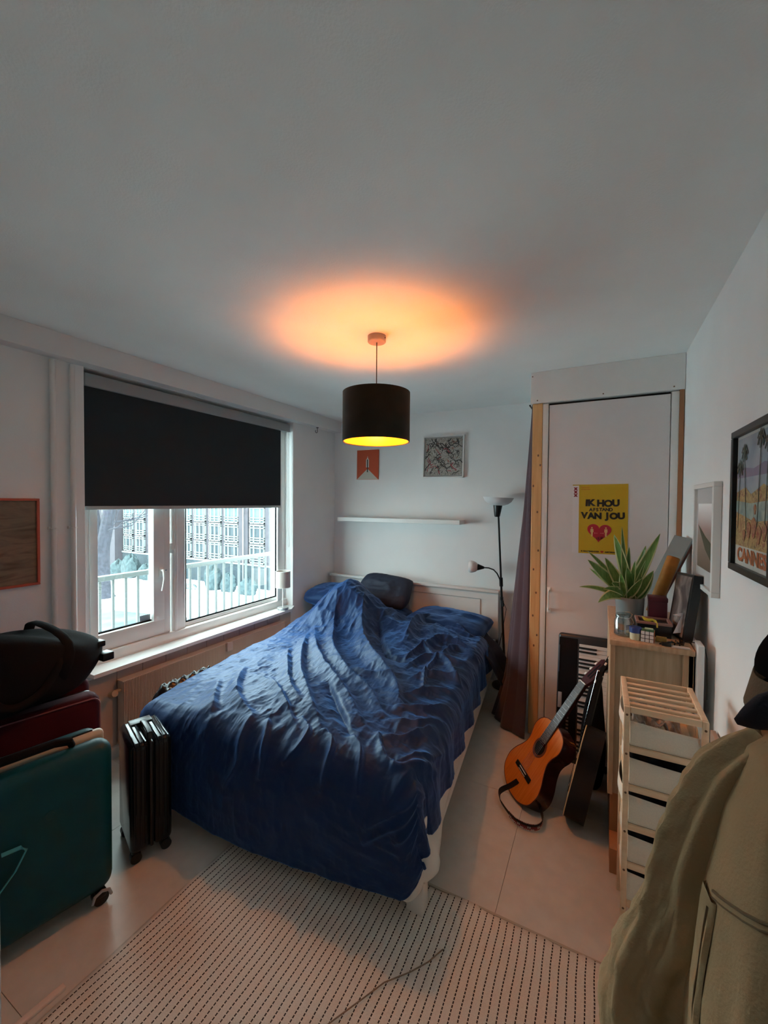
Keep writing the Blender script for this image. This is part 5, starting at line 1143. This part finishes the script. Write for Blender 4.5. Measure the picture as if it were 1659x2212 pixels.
# black guitar seen edge-on
B1, T1 = (-.150, 2.43, .012), (.020, 2.72, .86)
Mb = frameM(B1, (.035, 2.70, .83), (-.97, .10, .2))
bg = thing('black_guitar', 'black acoustic guitar with cream edging seen side-on beside the cabinet', 'guitar', M=Mb)
guitar(bg, Mb, mat('black_lacquer', (.012, .010, .012), .2), mat('black_sides', (.007, .007, .009), .6, spec=.2), mat('cream_binding', (.62, .45, .24), .4), .10, NL=.30, electric=True)
# keyboard
kbM = frameM((-.085, 2.93, .0), (-.085, 3.135, .80), (-.10, -1, .1))
kb = thing('keyboard', 'black electronic keyboard standing on end against the closet door', 'keyboard', M=kbM)
q = MB(); box(q, -.168, .168, 0, .825, -.055, 0, .022, 4); build('case', q, mat('keyboard_black', (.018, .022, .028), .38), kb, local=True)
q = MB(); box(q, -.158, -.04, .03, .795, .0, .0015, .0007, 1); cp_ = build('control_panel', q, K['blackmat'], kb, local=True)
for k in range(9): q = MB(); box(q, -.10, -.085, .16 + .022 * k, .172 + .022 * k, .0015, .004, .001); build('button', q, mat('grey_button', (.12, .12, .13), .5), cp_, local=True)
q = MB(); box(q, -.160, -.152, .56, .74, -.002, .004, .002); build('speaker_slot', q, mat('bluegrey_slot', (.05, .07, .10), .35), kb, local=True)
q = MB(); box(q, -.155, -.130, .33, .43, .001, .006, .003); build('side_label', q, mat('pale_label', (.35, .36, .40), .5), kb, local=True)
wk = MB(); nk = 29; y0k, y1k = .045, .765; kwid = (y1k - y0k) / nk
wm_, bm_ = mat('white_key', (.62, .60, .58), .3), mat('black_key', (.010, .010, .010), .25)
w0 = k0 = None
for k in range(nk):
    if w0 is None: w0 = build('white_key', box(MB(), -.030, .148, y0k + .0006, y0k + kwid - .0006, -.004, .006, .0012, 1), wm_, kb, local=True)
    else: o = w0.copy(); COL.objects.link(o); o.parent = kb; o.location = (0, k * kwid, 0)
    if (nk - 1 - k) % 7 in (0, 1, 3, 4, 5) and k > 0:
        yy = y0k + k * kwid - .006 if False else y0k + k * kwid
        if k0 is None: k0 = build('black_key', box(MB(), -.030, .078, y0k - .0062, y0k + .0062, .004, .016, .0018, 1), bm_, kb, local=True); k0.location = (0, k * kwid, 0)
        else: o = k0.copy(); COL.objects.link(o); o.parent = kb; o.location = (0, k * kwid, 0)
# dark gig bag behind the guitars
gb = thing('gig_bag', 'black padded gig bag slumped on the floor between keyboard and cabinet', 'bag', (-.03, 2.72, 0))
P = []
for j in range(21):
    v = j / 20; z = .62 * v; k = (1 - .45 * v) * (math.sin(math.pi * min(1, v * .9 + .1)) ** .25)
    P.append([(-.035 + .03 * v + .085 * k * math.copysign(abs(math.cos(a)) ** .8, math.cos(a)) * (1 + .08 * math.sin(3 * a + 6 * v)), 2.80 + .05 * v + .10 * k * math.copysign(abs(math.sin(a)) ** .8, math.sin(a)), max(z, .0)) for a in np.linspace(0, 2 * math.pi, 33)[:-1]])
q = MB(); gridm(q, P, closed=True); q.f.append(tuple(range(32))[::-1]); q.mi.append(0); q.f.append(tuple(20 * 32 + i for i in range(32))); q.mi.append(0); build('bag_body', q, K['blackmat'], gb, ang=70)
q = MB(); tube(q, [(-.04, 2.70, .50), (-.05, 2.67, .54), (-.03, 2.66, .56), (0, 2.68, .54)], .010, 8); build('bag_handle', q, K['strap'], gb)

# ================================================================ COAT and CAP on the right wall
K['khaki'] = mat('khaki_canvas', (.44, .32, .17), .9, noise=.05, nscale=5, bump=.3, bscale=220)
K['khakid'] = mat('khaki_seam', (.20, .145, .08), .9)
K['cord'] = mat('navy_corduroy', (.008, .009, .018), .9, bump=.3, bscale=200)
hkr = thing('coat_hook', 'metal hook on the right wall carrying the khaki coat', 'hook', (XR, .74, 1.50))
q = MB(); box(q, XR - .006, XR - .0005, .72, .76, 1.44, 1.54, .002, 1); build('hook_plate', q, K['chrome'], hkr)
q = MB(); tube(q, [(XR - .005, .74, 1.49), (XR - .05, .74, 1.47), (XR - .085, .74, 1.475), (XR - .095, .74, 1.50)], .006, 8); build('hook_arm', q, K['chrome'], hkr)
ct = thing('khaki_coat', 'khaki canvas work coat with dark navy collar hanging on the right wall', 'coat', (.34, .72, .4))
secs = [(1.415, .335, .74, .040, .040), (1.395, .32, .745, .085, .075), (1.355, .308, .75, .115, .115), (1.28, .305, .75, .140, .150), (1.18, .305, .74, .158, .185), (1.05, .300, .72, .168, .205), (.90, .298, .70, .176, .220), (.74, .300, .69, .180, .235), (.58, .300, .68, .184, .245), (.46, .300, .68, .186, .250), (.42, .302, .68, .182, .245)]
def kfac(a, z):
    dn = 1.39 - z
    A_, Z_ = np.array([a * 2.3 + .8 * z]), np.array([z * 2.1])
    fold = float(fbm(A_ * 1.3 + 4 + z * 1.6, Z_ * .8, 3, 21, True)[0]) - .5
    return 1 + min(1, dn * 2.5) * (.06 * math.sin(3 * a + 4 * z) + .03 * math.sin(6 * a + 2.2 * z + 1) + .20 * fold)
zs = np.linspace(0, len(secs) - 1, 110); P = []
sa = np.array(secs)
for zf in zs:
    v = [float(np.interp(zf, range(len(secs)), sa[:, k])) for k in range(5)]
    z, cx, cy, rx, ry = v; row = []
    dn = (1.39 - z)
    for i in range(120):
        a = 2 * math.pi * i / 120; c, s_ = math.cos(a), math.sin(a)
        k = kfac(a, z)
        x = cx + rx * k * math.copysign(abs(c) ** .85, c); y = cy + ry * k * math.copysign(abs(s_) ** .85, s_)
        row.append((min(x, XR - .008), y, z))
    P.append(row)
q = MB(); gridm(q, P, closed=True); q.f.append(tuple(range(120))); q.mi.append(0); o = build('coat_body', q, K['khaki'], ct, ang=180)
def srf(a, z, off=.004):
    zf = float(np.interp(-z, -sa[:, 0], range(len(secs)))); v = [float(np.interp(zf, range(len(secs)), sa[:, k])) for k in range(5)]
    _, cx, cy, rx, ry = v; c, s_ = math.cos(a), math.sin(a); dn = 1.39 - z
    k = kfac(a, z)
    return (min(cx + (rx * k + off) * math.copysign(abs(c) ** .85, c), XR - .006), cy + (ry * k + off) * math.copysign(abs(s_) ** .85, s_), z)
for dz in (0, -.008):
    q = MB(); tube(q, [srf(math.pi * (1.06 + .5 * t_), 1.178 + .085 * t_ + .01 * math.sin(t_ * 3) + dz, .001) for t_ in np.linspace(0, 1, 26)], .0022 if dz == 0 else .0012, 6); build('yoke_seam', q, K['khakid'], ct)
# placket: doubled front edge running down
P = []
for z in np.linspace(1.17, .43, 40): P.append([srf(math.pi * 1.04 + d_, z, o_) for d_, o_ in ((-.06, .000), (-.05, .005), (.10, .006), (.12, .001))])
q = MB(); gridm(q, P); o = build('placket', q, K['khaki'], ct, ang=60)
q = MB(); tube(q, [srf(math.pi * 1.04 + .075, z, .0062) for z in np.linspace(1.16, .45, 30)], .0011, 5); build('placket_stitch', q, K['khakid'], ct)
# sleeve nearest the room
def sleeve(name, path, rad, sd, flat_=.8):
    pts = smooth_poly(path, 14); n = len(pts); rr_ = [float(np.interp(i / (n - 1), np.linspace(0, 1, len(rad)), rad)) for i in range(n)]
    fr = frames(pts); P = []
    for i, ((p, N, B), r_) in enumerate(zip(fr, rr_)):
        u = i / (n - 1); row = []
        for k in range(72):
            a = 2 * math.pi * k / 72
            c1 = np.array([math.cos(a) * 1.5 + sd * 3]); c2 = np.array([math.sin(a) * 1.5 + 2.2 * u + 9.0])
            lf = float(fbm(c1 * 1.6 + u * .9, c2 * 1.5, 3, 13, True)[0]) - .5
            el = float(fbm(c1 * 1.1 + 3 + 1.3 * a * 0, np.array([u * 15 + 1.6 * math.sin(a + sd)]), 2, 29, True)[0]) - .5
            m_ = 1 + .50 * lf + .30 * el * math.exp(-((u - .66) / .28) ** 2) + .07 * math.sin(2 * a + 7 * u + sd)
            row.append(p + N * (r_ * m_ * math.cos(a)) + B * (r_ * flat_ * m_ * math.sin(a)))
        P.append(row)
    q = MB(); gridm(q, P, closed=True); q.f.append(tuple(range(72))); q.mi.append(0)
    return build(name, q, K['khaki'], ct, ang=180), fr, rr_
sl_, frr, rrr = sleeve('sleeve', [(.240, .770, 1.352), (.196, .772, 1.280), (.158, .775, 1.175), (.130, .775, 1.05), (.098, .775, .95), (.085, .76, .87), (.100, .74, .79), (.130, .73, .70)], [.040, .060, .066, .068, .074, .074, .066, .060], .6)
q = MB()
p, N, B = frr[-6]; P = []
for j, (du, dr_) in enumerate(((0, .002), (.0, .008), (.045, .010), (.045, .003))):
    p2 = Vector(frr[-6][0]) + (Vector(frr[-1][0]) - Vector(frr[-6][0])).normalized() * (du - .01)
    P.append([p2 + N * ((rrr[-6] + dr_) * 1.02 * math.cos(a)) + B * ((rrr[-6] * .8 + dr_) * 1.02 * math.sin(a)) for a in np.linspace(0, 6.2832, 41)])
gridm(q, P); build('cuff_band', q, K['khaki'], sl_, ang=50)
sleeve('sleeve', [(.395, .80, 1.30), (.405, .86, 1.20), (.400, .93, 1.05), (.390, .96, .90), (.392, .95, .75), (.395, .94, .62)], [.035, .045, .050, .050, .048, .045], 2.1, .85)
# collar
q = MB(); cpt = smooth_poly([(.166, .71, 1.408), (.182, .712, 1.416), (.208, .718, 1.430), (.240, .725, 1.446), (.285, .735, 1.458), (.335, .745, 1.460), (.38, .75, 1.452), (.41, .75, 1.44)], 5)
nn_ = len(cpt); tube(q, cpt, [.004 + .020 * min(1, i / 9) for i in range(nn_)], 14, ry=[.003 + .013 * min(1, i / 8) for i in range(nn_)]); build('collar', q, K['cord'], ct, ang=80)
q = MB(); tube(q, [(.335, .74, 1.38), (.335, .742, 1.42), (.34, .745, 1.455)], [.055, .05, .045], 24); build('neck_band', q, K['khaki'], ct)
# cap
cpm = thing('flat_cap', 'brown cap with black underside hanging above the khaki coat', 'cap', (.315, .80, 1.49))
P = []; cc_ = (.318, .80, 1.488)
for j in range(15):
    th = j / 14 * 1.62; row = []
    for i in range(40):
        a = 2 * math.pi * i / 40; row.append((cc_[0] + .106 * math.sin(th) * math.cos(a) * (1 + .03 * math.sin(5 * a)), cc_[1] + .096 * math.sin(th) * math.sin(a), cc_[2] + .006 + .085 * math.cos(th) + .040 * math.cos(a) * math.sin(th)))
    P.append(row)
q = MB(); gridm(q, P, closed=True); build('crown', q, mat('cap_black', (.003, .003, .003), .95, spec=.05), cpm, ang=180)
P = []
for j in range(10):
    v = j / 9; P.append([(cc_[0] + (.107 + .010 * v) * math.cos(a), cc_[1] + (.097 + .012 * v) * math.sin(a), cc_[2] - .002 + .040 * math.cos(a) - v * (.028 - .022 * math.cos(a))) for a in np.linspace(0, 6.2832, 49)])
q = MB(); gridm(q, P); o = build('turned_band', q, mat('cap_brown', (.15, .105, .06), .9, bump=.3, bscale=250), cpm, ang=180); md = o.modifiers.new('t', 'SOLIDIFY'); md.thickness = .003
q = MB(); tube(q, [(cc_[0] + .114 * math.cos(a), cc_[1] + .107 * math.sin(a), cc_[2] - .008 + .040 * math.cos(a) - (.028 - .022 * math.cos(a))) for a in np.linspace(0, 6.2832, 49)], .006, 8, cap=False, ry=.003); build('dark_lining', q, K['blackmat'], cpm)
q = MB(); tube(q, [(.38, .80, 1.53), (.42, .80, 1.56), (XR - .002, .80, 1.555)], .006, 8); build('wall_peg', q, K['chrome'], label='metal peg on the right wall holding the brown cap', cat='hook')
#PART3
